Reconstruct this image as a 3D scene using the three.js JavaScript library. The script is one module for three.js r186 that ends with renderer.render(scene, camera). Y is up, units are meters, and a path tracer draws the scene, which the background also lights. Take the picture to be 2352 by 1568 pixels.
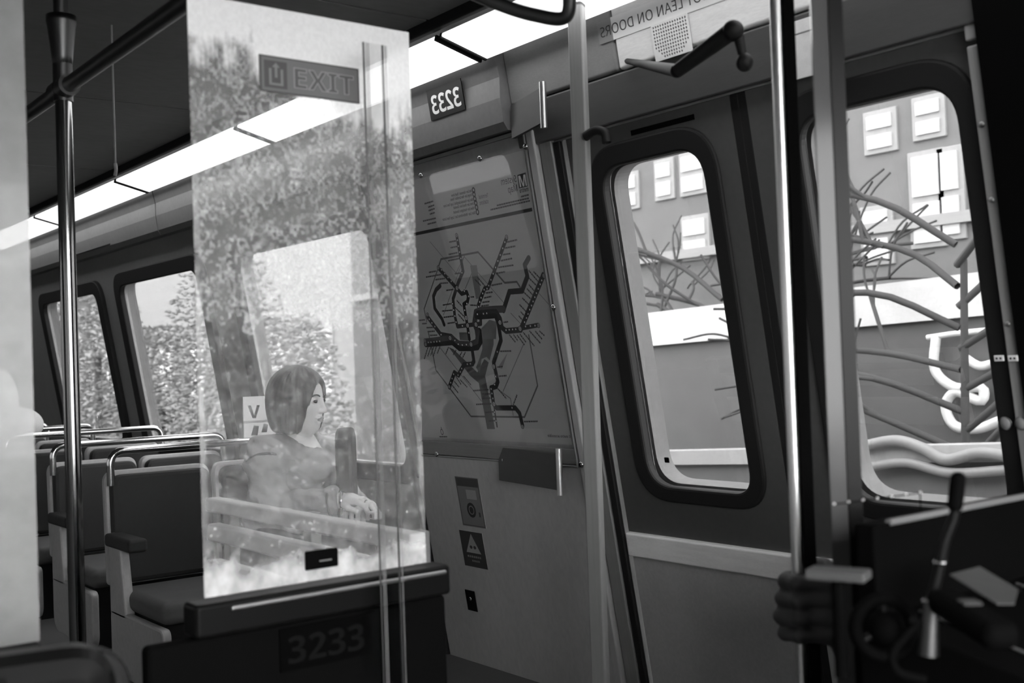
import * as THREE from 'three';
import { RoundedBoxGeometry } from 'three/addons/geometries/RoundedBoxGeometry.js';
import { MarchingCubes } from 'three/addons/objects/MarchingCubes.js';
import { mergeGeometries, mergeVertices } from 'three/addons/utils/BufferGeometryUtils.js';
import { RectAreaLightUniformsLib } from 'three/addons/lights/RectAreaLightUniformsLib.js';

// ---------------------------------------------------------------- camera, sky, exposure
const scene = new THREE.Scene();
const renderer = new THREE.WebGLRenderer({ antialias: true });
renderer.toneMapping = THREE.LinearToneMapping;
renderer.toneMappingExposure = 1.0;
renderer.shadowMap.enabled = true;
RectAreaLightUniformsLib.init();

const EYE = 1.2;                                   // seated eye height
const FPX = 2600, ROLL = 0.035, PITCH = 1.1745 * Math.PI / 180, YAW = 37.8675 * Math.PI / 180;
const V = (x, y, z) => new THREE.Vector3(x, y, z);
const fw = V(-Math.cos(YAW), 0, -Math.sin(YAW));
const camR = V(Math.sin(YAW), 0, -Math.cos(YAW));
const camF = fw.clone().multiplyScalar(Math.cos(PITCH)).add(V(0, Math.sin(PITCH), 0));
const camU = fw.clone().multiplyScalar(-Math.sin(PITCH)).add(V(0, Math.cos(PITCH), 0));
const camera = new THREE.PerspectiveCamera(2 * Math.atan(784 / FPX) * 180 / Math.PI, 1.5, 0.05, 400);
{
  const n = Math.hypot(1, ROLL);
  const X = camR.clone().addScaledVector(camU, -ROLL).divideScalar(n);
  const Y = camU.clone().addScaledVector(camR, ROLL).divideScalar(n);
  camera.matrixAutoUpdate = true;
  camera.position.set(0, EYE, 0);
  camera.quaternion.setFromRotationMatrix(new THREE.Matrix4().makeBasis(X, Y, camF.clone().negate()));
}
camera.focus = 3.8;
camera.userData.fStop = 4.2;

const SKY = 18.0;                                   // flat overcast sky
scene.background = new THREE.Color().setRGB(SKY, SKY, SKY);
const LAMP = 3.2;                                  // radiance of the ceiling panels' light

// surveying helpers: a point of the photograph brought onto a plane of the car
function ray(px, py) {
  const n = Math.hypot(1, ROLL), x = px - 1176, y = 784 - py;
  const u = (x + ROLL * y) / n, v = (-ROLL * x + y) / n;
  return camF.clone().addScaledVector(camR, u / FPX).addScaledVector(camU, v / FPX);
}
const O = V(0, EYE, 0);
const onZ = (px, py, z) => { const r = ray(px, py); return r.multiplyScalar(z / r.z).add(O); };
const onX = (px, py, x) => { const r = ray(px, py); return r.multiplyScalar(x / r.x).add(O); };
const at = (px, py, d) => ray(px, py).multiplyScalar(d).add(O);   // d: distance along the lens axis
const LEAN = 9.5 * Math.PI / 180, WT = Math.tan(LEAN), WC = Math.cos(LEAN), WZ = -2.2;
const onWall = (px, py, n = 0) => {                // -> [u, v] on the leaning side wall
  const r = ray(px, py), z0 = WZ + n / WC, s = z0 / (r.z - WT * r.y);
  return [r.x * s, (r.y * s + n * Math.sin(LEAN)) / WC];
};

// ---------------------------------------------------------------- helpers
let seed = 7;
const rnd = () => { seed = (seed * 1664525 + 1013904223) >>> 0; return seed / 4294967296; };
const used = new Map();
function numbered(n) { const k = used.get(n) || 0; used.set(n, k + 1); return k ? `${n}_${String(k).padStart(3, '0')}` : n; }
const G = (c, o = {}) => new THREE.MeshPhysicalMaterial({ color: new THREE.Color().setRGB(c, c, c), roughness: 0.6, ...o });
function mesh(name, geo, m, parent = scene) {
  const o = new THREE.Mesh(geo, m); o.name = parent === scene ? numbered(name) : name;
  o.castShadow = o.receiveShadow = true; parent.add(o); return o;
}
function tag(o, label, category, group) { o.userData = { label, category }; if (group) o.userData.group = group; return o; }
function struct(o, label, category) { o.userData = { kind: 'structure', label, category }; return o; }
function thing(name, label, category, p = V(0, 0, 0), group) {
  const g = new THREE.Group(); g.name = numbered(name); g.position.copy(p); scene.add(g);
  return tag(g, label, category, group);
}
function wallThing(name, label, category, u, v, n = 0, group) {   // origin on the leaning wall; x along, y up the slope, z into the car
  const g = thing(name, label, category, wp(u, v, n), group); g.rotation.x = LEAN; return g;
}
const wp = (u, v, n = 0) => V(u, EYE + v * WC - n * Math.sin(LEAN), WZ + v * Math.sin(LEAN) + n * WC);
const box = (x0, x1, y0, y1, z0, z1) => new THREE.BoxGeometry(Math.abs(x1 - x0), Math.abs(y1 - y0), Math.abs(z1 - z0)).translate((x0 + x1) / 2, (y0 + y1) / 2, (z0 + z1) / 2);
const rbox = (x0, x1, y0, y1, z0, z1, r = 0.01) => new RoundedBoxGeometry(Math.abs(x1 - x0), Math.abs(y1 - y0), Math.abs(z1 - z0), 3, Math.min(r, Math.abs(x1 - x0) / 2.1, Math.abs(y1 - y0) / 2.1, Math.abs(z1 - z0) / 2.1)).translate((x0 + x1) / 2, (y0 + y1) / 2, (z0 + z1) / 2);
function rod(a, b, r, r2 = r, seg = 20) {
  const d = b.clone().sub(a), g = new THREE.CylinderGeometry(r2, r, d.length(), seg);
  g.translate(0, d.length() / 2, 0).applyQuaternion(new THREE.Quaternion().setFromUnitVectors(V(0, 1, 0), d.normalize()));
  return g.translate(a.x, a.y, a.z);
}
const tube = (pts, r, seg = 60, rs = 14, t = 0.5) => new THREE.TubeGeometry(new THREE.CatmullRomCurve3(pts, false, 'centripetal', t), seg, r, rs, false);
function polyTube(pts, bend, r, n = 8) {            // straight runs joined by round bends
  const path = new THREE.CurvePath();
  let prev = pts[0];
  for (let i = 1; i < pts.length - 1; i++) {
    const a = pts[i].clone().lerp(pts[i - 1], Math.min(0.49, bend / pts[i].distanceTo(pts[i - 1])));
    const b = pts[i].clone().lerp(pts[i + 1], Math.min(0.49, bend / pts[i].distanceTo(pts[i + 1])));
    path.add(new THREE.LineCurve3(prev, a)); path.add(new THREE.QuadraticBezierCurve3(a, pts[i], b)); prev = b;
  }
  path.add(new THREE.LineCurve3(prev, pts[pts.length - 1]));
  return new THREE.TubeGeometry(path, 60, r, 14, false);
}
function rr(path, x0, x1, y0, y1, r) {              // rounded rectangle; r = [bl, br, tr, tl]
  const [a, b, c, d] = Array.isArray(r) ? r : [r, r, r, r];
  path.moveTo(x0 + a, y0); path.lineTo(x1 - b, y0); path.quadraticCurveTo(x1, y0, x1, y0 + b);
  path.lineTo(x1, y1 - c); path.quadraticCurveTo(x1, y1, x1 - c, y1);
  path.lineTo(x0 + d, y1); path.quadraticCurveTo(x0, y1, x0, y1 - d);
  path.lineTo(x0, y0 + a); path.quadraticCurveTo(x0, y0, x0 + a, y0);
  return path;
}
const rrShape = (...a) => rr(new THREE.Shape(), ...a);
const rrHole = (...a) => rr(new THREE.Path(), ...a);
const ext = (shape, d, bevel = 0, z = 0) => new THREE.ExtrudeGeometry(shape, { depth: d - 2 * bevel, bevelEnabled: bevel > 0, bevelSize: bevel, bevelThickness: bevel, bevelOffset: -bevel, bevelSegments: 2, curveSegments: 10 }).translate(0, 0, z + bevel);
const canvas = (w, h) => { const c = document.createElement('canvas'); c.width = w; c.height = h; return c; };
function canvasTex(c) { const t = new THREE.CanvasTexture(c); t.colorSpace = THREE.SRGBColorSpace; t.magFilter = THREE.LinearFilter; t.anisotropy = 4; return t; }
// value noise
function noise2(S) {
  const h = (x, y) => { let n = (x * 374761393 + y * 668265263 + S * 982451653) | 0; n = Math.imul(n ^ (n >>> 13), 1274126177); return ((n ^ (n >>> 16)) >>> 0) / 4294967296; };
  const s = (t) => t * t * (3 - 2 * t);
  return (x, y) => { const i = Math.floor(x), j = Math.floor(y), a = s(x - i), b = s(y - j); return (h(i, j) * (1 - a) + h(i + 1, j) * a) * (1 - b) + (h(i, j + 1) * (1 - a) + h(i + 1, j + 1) * a) * b; };
}
const fbm = (n, x, y, o = 4) => { let v = 0, a = 0.5, t = 0; for (let i = 0; i < o; i++) { v += a * n(x, y); t += a; x *= 2.03; y *= 2.03; a *= 0.5; } return v / t; };
function dataTex(w, h, f, srgb = false) {
  const d = new Uint8Array(w * h * 4);
  for (let j = 0; j < h; j++) for (let i = 0; i < w; i++) { const g = Math.max(0, Math.min(255, Math.round(255 * f((i + 0.5) / w, (j + 0.5) / h)))), k = 4 * (j * w + i); d[k] = d[k + 1] = d[k + 2] = g; d[k + 3] = 255; }
  const t = new THREE.DataTexture(d, w, h); t.magFilter = THREE.LinearFilter; t.minFilter = THREE.LinearFilter; t.wrapS = t.wrapT = THREE.RepeatWrapping;
  if (srgb) t.colorSpace = THREE.SRGBColorSpace; t.needsUpdate = true; return t;
}
// fine grain shared by painted panels: speckle and scuffs of the paint
const nA = noise2(3), nB = noise2(11);
const grain = dataTex(512, 512, (u, v) => 0.80 + 0.16 * fbm(nA, u * 90, v * 90, 3) + 0.10 * (nB(u * 8, v * 8) - 0.5), false);
const P = (c, o = {}) => G(c, { map: grain, bumpMap: grain, bumpScale: 0.0004, ...o });

const M = {
  wall: P(0.22, { roughness: 0.5 }), panel: P(0.40, { roughness: 0.45 }), cover: P(0.17, { roughness: 0.5 }), header: P(0.80, { roughness: 0.5 }),
  ceiling: P(0.22, { roughness: 0.7 }), darkWall: P(0.004, { roughness: 0.8, specularIntensity: 0.06 }), tray: P(0.075), paper: P(0.05), bracket: P(0.05, { roughness: 0.6 }), post: P(0.25, { roughness: 0.5 }), floor: P(0.05, { roughness: 0.5 }),
  doorUp: P(0.07, { roughness: 0.45 }), doorLow: P(0.43, { roughness: 0.45 }), band: P(0.84, { roughness: 0.4 }), jamb: P(0.36, { roughness: 0.4 }),
  rubber: G(0.010, { roughness: 0.6, specularIntensity: 0.5 }), black: G(0.0025, { roughness: 0.75, specularIntensity: 0.06 }), blackGloss: G(0.006, { roughness: 0.4, specularIntensity: 0.2 }),
  chrome: G(0.5, { metalness: 1, roughness: 0.16 }), poleChrome: G(0.20, { metalness: 1, roughness: 0.12 }), brightSteel: G(0.8, { metalness: 1, roughness: 0.3 }), steel: G(0.45, { metalness: 1, roughness: 0.35 }), darkSteel: G(0.10, { metalness: 1, roughness: 0.38 }),
  seatDark: P(0.020, { roughness: 0.75 }), seatShell: P(0.42, { roughness: 0.5 }), cushion: P(0.10, { roughness: 0.8 }),
  backGlass: G(0.25, { transmission: 1, roughness: 0.0, ior: 1.5 }), glass: G(0.53, { transmission: 1, roughness: 0.0, ior: 1.5 }), clear: G(0.96, { transmission: 1, roughness: 0.0, ior: 1.5 }),
  white: P(0.75), grey: P(0.30), midGrey: P(0.18), pale: P(0.62, { roughness: 0.55 }),
};

// ---------------------------------------------------------------- car shell
const CEIL = EYE + 0.97, X0 = -11.2, X1 = 1.25, ZB = 1.05;
struct(mesh('floor', box(X0, X1, -0.06, 0, -2.6, ZB), M.floor), 'dark floor of the train car', 'floor');

// the leaning side wall, with its window and door openings cut out
const WIN = [[-7.62, -6.56, -0.36, 0.50], [-6.16, -5.10, -0.36, 0.51], [-4.66, -3.52, -0.36, 0.52]];
const DOORS = [[-2.292, -1.925, -0.358, 0.535], [-1.625, -1.238, -0.350, 0.545]];
{
  const s = new THREE.Shape(); s.moveTo(X0, -1.30); s.lineTo(X1, -1.30); s.lineTo(X1, 1.06); s.lineTo(X0, 1.06); s.closePath();
  for (const [a, b, c, d] of WIN) s.holes.push(rrHole(a - 0.02, b + 0.02, c - 0.02, d + 0.02, 0.09));
  s.holes.push(rrHole(-2.43, -1.13, -1.22, 0.64, 0.01));
  const w = mesh('wall_side', ext(s, 0.07, 0, -0.07), M.wall); w.position.copy(wp(0, 0)); w.rotation.x = LEAN;
  struct(w, 'grey leaning side wall with windows and the double door', 'wall');
}
// the wall outside the frame: opposite side, far end, near end with an unseen windscreen opening added to light the pane
{
  const s = new THREE.Shape(); s.moveTo(X0, 0); s.lineTo(X1, 0); s.lineTo(X1, 2.3); s.lineTo(X0, 2.3); s.closePath();
  const back = [[-9.2, -8.1], [-7.6, -6.5], [-6.1, -5.0], [-4.6, -3.5], [-2.2, -1.8], [-1.6, -1.2], [-0.6, 0.5]];
  for (const [a, b] of back) s.holes.push(rrHole(a, b, 0.85, 1.72, 0.08));
  struct(mesh('wall_back', ext(s, 0.06, 0, ZB), M.wall), 'grey side wall with windows opposite the map', 'wall');
  back.forEach(([a, b], i) => struct(mesh(`window_${i + 7}`, box(a - 0.01, b + 0.01, 0.84, 1.73, ZB + 0.025, ZB + 0.031), M.backGlass), 'window in the side wall behind the camera', 'window'));
}
struct(mesh('wall_far', box(X0 - 0.06, X0, 0, 2.3, -2.7, ZB), M.wall), 'grey end wall far down the car', 'wall');
{
  const s = new THREE.Shape(); s.moveTo(-2.7, 0); s.lineTo(ZB, 0); s.lineTo(ZB, 2.3); s.lineTo(-2.7, 2.3); s.closePath();
  s.holes.push(rrHole(-1.55, 0.75, 0.78, 2.0, 0.08));
  const g = ext(s, 0.06).rotateY(-Math.PI / 2).translate(X1 + 0.06, 0, 0);
  struct(mesh('wall_front', g, M.darkWall), 'dark front end wall with a wide opening added to light the pane', 'wall');
  const p = mesh('added_windscreen', box(X1 + 0.02, X1 + 0.028, 0.78, 2.0, -1.55, 0.75), M.clear); p.userData = { kind: 'structure', label: 'wide unseen windscreen added to light the pane', category: 'window' };
  p.name = 'window_6';
}
// ceiling: panels with open joints under a closed roof
{
  const c = new THREE.Group(); c.name = 'ceiling'; scene.add(c); struct(c, 'dark ceiling of long panels with thin joints', 'ceiling');
  mesh('roof', box(X0, X1, CEIL + 0.04, CEIL + 0.09, -2.4, ZB), M.rubber, c);
  const joints = [X0, -9.31, -7.97, -6.63, -5.29, -3.95, -2.61, -1.27, 0.07, X1];
  for (let i = 0; i < joints.length - 1; i++) mesh('ceiling_panel', box(joints[i] + 0.006, joints[i + 1] - 0.006, CEIL, CEIL + 0.03, -1.77, ZB), M.ceiling, c);
}
// black trim beside the lights and the housing behind them
struct(mesh('trim_1', rbox(X0, X1, CEIL - 0.03, CEIL + 0.04, -1.80, -1.77, 0.008), M.rubber), 'black trim strip between ceiling panels and lights', 'trim');
struct(mesh('trim_2', box(X0, X1, CEIL - 0.01, CEIL + 0.04, -2.12, -1.80), M.rubber), 'dark housing above the light strip', 'trim');

// ceiling light strip: diffuser panels with their area lights
{
  const a = V(0, EYE + 0.935, -1.812), b = V(0, EYE + 0.893, -1.972);
  const edge = [[-1.262, -0.02], [-2.605, -1.285], [-3.972, -2.640], [-5.325, -4.003], [-6.690, -5.355], [-8.05, -6.72], [-9.4, -8.08]];
  const names = ['nearest ceiling light panel, beyond the top edge', 'long ceiling light panel running past the bent handrail', 'ceiling light panel above the map, crossing the EXIT pane', 'ceiling light panel left of the EXIT pane', 'short looking far ceiling light behind the left pole', 'farthest ceiling light but one', 'last ceiling light at the far end'];
  const em = G(0.8, { emissive: new THREE.Color(1, 1, 1), emissiveIntensity: 1.35, roughness: 0.5 });
  edge.forEach(([x0, x1], i) => {
    const mid = V((x0 + x1) / 2, (a.y + b.y) / 2, (a.z + b.z) / 2), wid = a.distanceTo(b), tilt = Math.atan2(a.y - b.y, a.z - b.z);
    const g = thing('ceiling_light', names[i], 'light', mid, 'ceiling light panels');
    mesh('diffuser', rbox(-(x1 - x0) / 2, (x1 - x0) / 2, -0.006, 0.006, -wid / 2, wid / 2, 0.004).rotateX(-tilt), em, g);
    for (const s of [-1, 1]) mesh('end_frame', box(s * ((x1 - x0) / 2 + 0.005) - 0.004, s * ((x1 - x0) / 2 + 0.005) + 0.004, -0.009, 0.007, -wid / 2, wid / 2).rotateX(-tilt), M.rubber, g);
    const L = new THREE.RectAreaLight(0xffffff, LAMP, x1 - x0, wid); L.position.set(mid.x, mid.y - 0.012, mid.z + 0.003);
    L.lookAt(mid.x, mid.y - 1, mid.z + 0.26); L.name = 'ceiling_light_source'; scene.add(L);
  });
}
// cove covers under the lights (three lengths, joints open)
{
  const prof = new THREE.Shape([[0, 0.70], [0.05, 0.705], [0.062, 0.73], [0.060, 0.80], [0.05, 0.86], [0.055, 0.925], [0, 0.93]].map(([x, y]) => new THREE.Vector2(x, y)));
  const g = new THREE.Group(); g.name = 'trim_3'; scene.add(g); g.position.copy(wp(0, 0)); g.rotation.x = LEAN;
  struct(g, 'grey cove covers between windows and ceiling lights', 'trim');
  for (const [x0, x1] of [[X0, -8.0], [-7.99, -5.36], [-5.35, -2.60]]) {
    const e = new THREE.ExtrudeGeometry(prof, { depth: x1 - x0, bevelEnabled: false }).applyMatrix4(new THREE.Matrix4().makeBasis(V(0, 0, 1), V(0, 1, 0), V(-1, 0, 0))).translate(x1, 0, 0);
    mesh('cover_panel', e, M.cover, g);
  }
  mesh('hatch_line', rbox(-6.75, -6.05, 0.735, 0.741, 0.060, 0.066, 0.002), M.rubber, g);
}
// ---------------------------------------------------------------- windows in the wall
const winLabel = ['farthest side window, at the left behind the pole', 'side window left of the EXIT pane', 'side window behind the seated person'];
WIN.forEach(([a, b, c, d], i) => {
  const g = new THREE.Group(); g.name = `window_${i + 1}`; scene.add(g); g.position.copy(wp((a + b) / 2, c)); g.rotation.x = LEAN;
  struct(g, winLabel[i], 'window');
  const w = (b - a) / 2, h = d - c;
  const s = rrShape(-w - 0.085, w + 0.085, -0.07, h + 0.075, 0.13); s.holes.push(rrHole(-w, w, 0, h, 0.075));
  mesh('gasket', ext(s, 0.03, 0.006, -0.004), M.rubber, g);
  mesh('pane', ext(rrShape(-w - 0.015, w + 0.015, -0.015, h + 0.015, 0.08), 0.006, 0, -0.02), M.glass, g).renderOrder = 1;
});
// ---------------------------------------------------------------- double door
const LEAF = [[-2.42, -1.815, 'left door leaf with rounded window and pale band'], [-1.765, -1.14, 'right door leaf with rounded window behind the control desk']];
LEAF.forEach(([a, b, label], i) => {
  const g = new THREE.Group(); g.name = `door_${i + 1}`; scene.add(g); g.position.copy(wp(0, 0)); g.rotation.x = LEAN; struct(g, label, 'door');
  const [wa, wb, wc, wd] = DOORS[i], B = -0.036;
  const up = new THREE.Shape(); up.moveTo(a, -0.505); up.lineTo(b, -0.505); up.lineTo(b, 0.642); up.lineTo(a, 0.642); up.closePath();
  up.holes.push(rrHole(wa - 0.01, wb + 0.01, wc - 0.01, wd + 0.01, 0.07));
  mesh('upper_panel', ext(up, 0.03, 0, B), M.doorUp, g);
  mesh('rail_band', rbox(a, b, -0.575, -0.505, B, B + 0.048, 0.006), M.band, g);
  mesh('lower_panel', box(a, b, -1.215, -0.577, B, B + 0.03), M.doorLow, g);
  const s = rrShape(wa - 0.052, wb + 0.05, wc - 0.045, wd + 0.062, [0.13, 0.11, 0.14, 0.12]); s.holes.push(rrHole(wa, wb, wc, wd, [0.085, 0.06, 0.085, 0.075]));
  mesh('gasket', ext(s, 0.028, 0.007, B + 0.012), M.rubber, g);
  mesh('pane', ext(rrShape(wa - 0.01, wb + 0.01, wc - 0.01, wd + 0.01, 0.07), 0.006, 0, B + 0.004), M.glass, g);
  mesh('edge_seal', rbox(i ? a - 0.0275 : b - 0.002, i ? a + 0.002 : b + 0.0275, -1.215, 0.642, B, B + 0.03, 0.006), M.rubber, g);
  { const q = rrShape(wa - 0.012, wb + 0.012, wc - 0.012, wd + 0.012, 0.075); q.holes.push(rrHole(wa, wb, wc, wd, [0.085, 0.06, 0.085, 0.075])); mesh('outer_reveal', ext(q, 0.055, 0, B - 0.058), M.midGrey, g); }
  if (!i) {
    { const [u0, v0] = onWall(1448, 312), [u1, v1] = onWall(1590, 262); mesh('notice_plate', box(u0, u1, v0, v1, B + 0.03, B + 0.033), M.darkWall, g); }
    mesh('maker_mark', ext(rrShape(wa + 0.045, wa + 0.063, wc + 0.062, wc + 0.077, 0.003), 0.001, 0, B + 0.011), M.black, g);
  }
});
// jamb strips beside the doors
{
  const g = new THREE.Group(); g.name = 'trim_4'; scene.add(g); g.position.copy(wp(0, 0)); g.rotation.x = LEAN; struct(g, 'light jamb strips between map panel and door', 'trim');
  mesh('jamb_strip', rbox(-2.552, -2.520, -1.2, 0.69, 0, 0.03, 0.006), M.jamb, g);
  mesh('jamb_panel', rbox(-2.515, -2.462, -1.2, 0.72, 0, 0.016, 0.004), M.wall, g);
  mesh('jamb_seal', rbox(-2.458, -2.432, -1.2, 0.64, -0.02, 0.012, 0.004), M.rubber, g);
  const e = new THREE.Group(); e.name = 'trim_5'; scene.add(e); e.position.copy(wp(0, 0)); e.rotation.x = LEAN; struct(e, 'narrow metal strip with screws beside the right door window', 'trim');
  mesh('metal_strip', rbox(-1.190, -1.166, -0.72, 0.605, 0.0, 0.018, 0.004), M.grey, e);
  mesh('metal_strip', rbox(-1.190, -1.166, 0.615, 0.95, 0.0, 0.018, 0.004), M.grey, e);
  for (const v of [0.45, 0.30, 0.05, -0.25, -0.5]) mesh('screw', new THREE.SphereGeometry(0.006, 12, 8).scale(1, 1, 0.5).translate(-1.178, v, 0.019), M.steel, e);
  const d = mesh('trim_6', box(-1.16, X1, -0.9, 0.95, 0.001, 0.03), M.black); d.position.copy(wp(0, 0)); d.rotation.x = LEAN; struct(d, 'black equipment panel right of the door', 'trim');
}

// ---------------------------------------------------------------- door header with lettering and loudspeaker
{
  const g = new THREE.Group(); g.name = 'trim_7'; scene.add(g); g.position.copy(wp(0, 0)); g.rotation.x = LEAN; struct(g, 'pale door header with mirrored lettering NOT LEAN ON DOORS', 'trim');
  mesh('header_board', rbox(-2.135, -1.10, 0.772, 0.955, 0, 0.028, 0.01), M.header, g);  // pale tone paints in a bright overlay; the split below stands for shadow
  mesh('header_end', rbox(-2.60, -2.14, 0.772, 0.955, 0, 0.026, 0.01), M.wall, g);
  mesh('lower_board', rbox(-2.60, -1.10, 0.645, 0.769, 0, 0.022, 0.006), M.doorUp, g);
  const c = canvas(1024, 128), x = c.getContext('2d');
  x.fillStyle = '#e2e2e2'; x.fillRect(0, 0, 1024, 128); x.fillStyle = '#808080'; x.fillRect(0, 0, 116, 128);  // grey end repeats the overlay edge painted by the boards
  x.translate(1024, 0); x.scale(-1, 1);
  x.fillStyle = '#161616'; x.font = '78px sans-serif'; x.textBaseline = 'middle';
  const txt = 'DO NOT LEAN ON DOORS'; const w = x.measureText(txt).width; x.save(); x.translate(18, 66); x.scale(990 / w, 1); x.fillText(txt, 0, 0); x.restore();
  const t = canvasTex(c);
  // S at u -2.205, N of NOT at u -1.865
  const plain = P(0.62, { roughness: 0.5 });
  const lm = G(1, { map: t, roughness: 0.5 });
  mesh('lettering', new THREE.BoxGeometry(0.47, 0.058, 0.002).translate(-1.953, 0.881, 0.0292), [plain, plain, plain, plain, lm, plain], g);
}
{
  const sp = wallThing('loudspeaker_grille', 'round-hole loudspeaker grille on the pale door header', 'grille', -1.935, 0.765, 0.028);
  const s = rrShape(-0.062, 0.062, -0.003, 0.088, 0.004), r = 0.0029;
  for (let j = 0; j < 10; j++) for (let i = 0; i < 14; i++) { if (j < 3 && (i < 3 - j || i > 10 + j)) continue; const h = new THREE.Path(); h.absellipse(-0.054 + i * 0.0083, 0.0045 + j * 0.0084, r, r * 1.1, 0, Math.PI * 2, false, 0); s.holes.push(h); }
  mesh('perforated_plate', new THREE.ExtrudeGeometry(s, { depth: 0.003, bevelEnabled: false, curveSegments: 5 }).translate(0, 0, 0.0022), M.header, sp);
  mesh('backing', box(-0.060, 0.060, -0.001, 0.086, 0.0002, 0.0018), M.black, sp);
}
// car number plate on the cove cover, mirrored as in the photograph
function numberTex(txt, fg, bg, mirror, w = 512, h = 256) {
  const c = canvas(w, h), x = c.getContext('2d'); x.fillStyle = bg; x.fillRect(0, 0, w, h);
  if (mirror) { x.translate(w, 0); x.scale(-1, 1); }
  x.fillStyle = fg; x.font = `bold ${h * 0.86}px sans-serif`; x.textBaseline = 'middle'; x.textAlign = 'center';
  x.save(); x.translate(w / 2, h * 0.54); x.scale(w * 0.86 / x.measureText(txt).width, 1); x.fillText(txt, 0, 0); x.restore();
  return canvasTex(c);
}
{
  const p = wallThing('number_plate', 'small black plate with mirrored white number above the map', 'sign', -2.862, 0.800, 0.0605);
  const m = G(1, { map: numberTex('3233', '#e6e6e6', '#0c0c0c', true), roughness: 0.5 });
  mesh('plate', new THREE.BoxGeometry(0.186, 0.094, 0.003).translate(0, 0.047, 0.0016), [M.black, M.black, M.black, M.black, m, M.black], p);
  p.rotation.z = 0;
}
// ---------------------------------------------------------------- map panel
{
  const g = new THREE.Group(); g.name = 'trim_8'; scene.add(g); g.position.copy(wp(0, 0)); g.rotation.x = LEAN; struct(g, 'light grey wall panel that carries the map', 'wall panel');
  mesh('wall_board', rbox(-3.47, -2.556, -1.075, 0.70, 0, 0.02, 0.008), M.panel, g);
  mesh('edge_strip', rbox(-3.50, -3.472, -1.075, 0.70, 0, 0.032, 0.008), M.rubber, g);
}
const MAPN = 0.026;
{
  const U0 = -3.385, U1 = -2.576, V0 = -0.245, V1 = 0.64, W = 1180, H = Math.round(W * (V1 - V0) / (U1 - U0));
  const c = canvas(W, H), x = c.getContext('2d'), S = W / (U1 - U0);
  const q = (px, py) => { const [u, v] = onWall(px, py, MAPN); return [(u - U0) * S, (V1 - v) * S]; };
  x.fillStyle = '#b4b4b4'; x.fillRect(0, 0, W, H);
  const line = (pts, w, col, round = true) => { x.lineWidth = w; x.strokeStyle = col; x.lineJoin = x.lineCap = round ? 'round' : 'butt'; x.beginPath(); pts.forEach((p, i) => { const [a, b] = q(...p); i ? x.lineTo(a, b) : x.moveTo(a, b); }); x.stroke(); };
  const fill = (pts, col) => { x.fillStyle = col; x.beginPath(); pts.forEach((p, i) => { const [a, b] = q(...p); i ? x.lineTo(a, b) : x.moveTo(a, b); }); x.closePath(); x.fill(); };
  const A = (k, s) => ([a, b]) => [950 + a * k, s + b * k];
  const z1 = (...p) => p.map(A(350 / 2287, 540)), z2 = (...p) => p.map(A(380 / 2352, 760));
  // beltway outline, county lines
  line([...z1([360, 490], [405, 360], [960, 255], [1360, 715], [1540, 700], [1590, 780])], 9, '#5a5a5a');
  line([...z1([360, 500], [150, 1110], [190, 1300])], 6, '#5a5a5a');
  line([...z2([205, 30], [275, 370], [310, 555], [810, 1215], [1570, 1225], [1755, 780], [1630, 60])], 8, '#5a5a5a');
  line(z1([240, 100], [630, 570], [760, 300]), 3, '#6b6b6b'); line(z1([750, 320], [1350, 1020]), 3, '#6b6b6b'); line(z1([750, 330], [440, 1200]), 3, '#6b6b6b');
  line(z2([1560, 180], [1265, 860]), 4, '#6b6b6b'); line(z2([1180, 820], [1370, 960], [1410, 1200]), 4, '#6b6b6b'); line(z2([370, 240], [960, 1000]), 4, '#6b6b6b');
  line(z1([870, 560], [770, 800]), 4, '#6b6b6b'); line(z1([1870, 870], [2040, 1060]), 3, '#6b6b6b'); line(z1([1450, 1170], [1600, 1330]), 3, '#6b6b6b');
  // park and river
  fill(z1([840, 455], [940, 450], [1010, 940], [930, 960]), '#7d7d7d');
  fill(z2([490, 230], [560, 260], [900, 590], [1000, 400], [1060, 450], [1010, 640], [1150, 1395], [1040, 1395], [920, 740], [800, 640]), '#585858');
  fill(z2([880, 520], [930, 390], [970, 260], [960, 0], [1130, 0], [1130, 200], [1075, 420], [1030, 370], [960, 400], [930, 600]), '#6f6f6f');
  fill(z1([1130, 1270], [1240, 1300], [1230, 1560], [1010, 1560], [990, 1420]), '#777777');
  fill(z2([640, 20], [770, 20], [780, 140], [650, 130]), '#6a6a6a'); fill(z2([1190, 520], [1330, 310], [1250, 540]), '#8a8a8a');
  // lines
  const K = '#121212';
  line(z1([640, 10], [700, 350], [735, 540], [660, 720], [585, 960], [610, 1210], [650, 1370], [1000, 1330], [1000, 1250], [965, 1070], [990, 960], [1060, 800], [1110, 790], [1385, 50]), 21, '#3c3c3c');
  line(z1([1385, 50], [1110, 790], [1060, 800], [965, 1050]), 21, '#1b1b1b'); line(z1([640, 10], [700, 350]), 20, '#1b1b1b');
  line(z1([365, 495], [640, 800], [710, 880], [790, 855], [815, 930], [800, 1000], [745, 1040], [780, 1240], [800, 1360], [830, 1560]), 21, K);
  line(z1([1720, 345], [1660, 450], [1700, 620], [1620, 835], [1430, 850], [1340, 1130]), 26, '#2c2c2c');
  line(z1([1340, 1110], [1200, 1115], [1010, 1130], [930, 1160], [905, 1330], [940, 1420], [960, 1560]), 34, '#4a4a4a');
  line(z1([930, 1220], [960, 1170], [1230, 1150], [1290, 1250], [1320, 1390], [1380, 1440], [1600, 1420], [1940, 600]), 27, '#2a2a2a');
  line(z1([960, 1230], [1220, 1210], [1260, 1320], [1300, 1560]), 24, K);
  line(z1([1600, 1400], [1860, 1350]), 20, '#262626');
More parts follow.
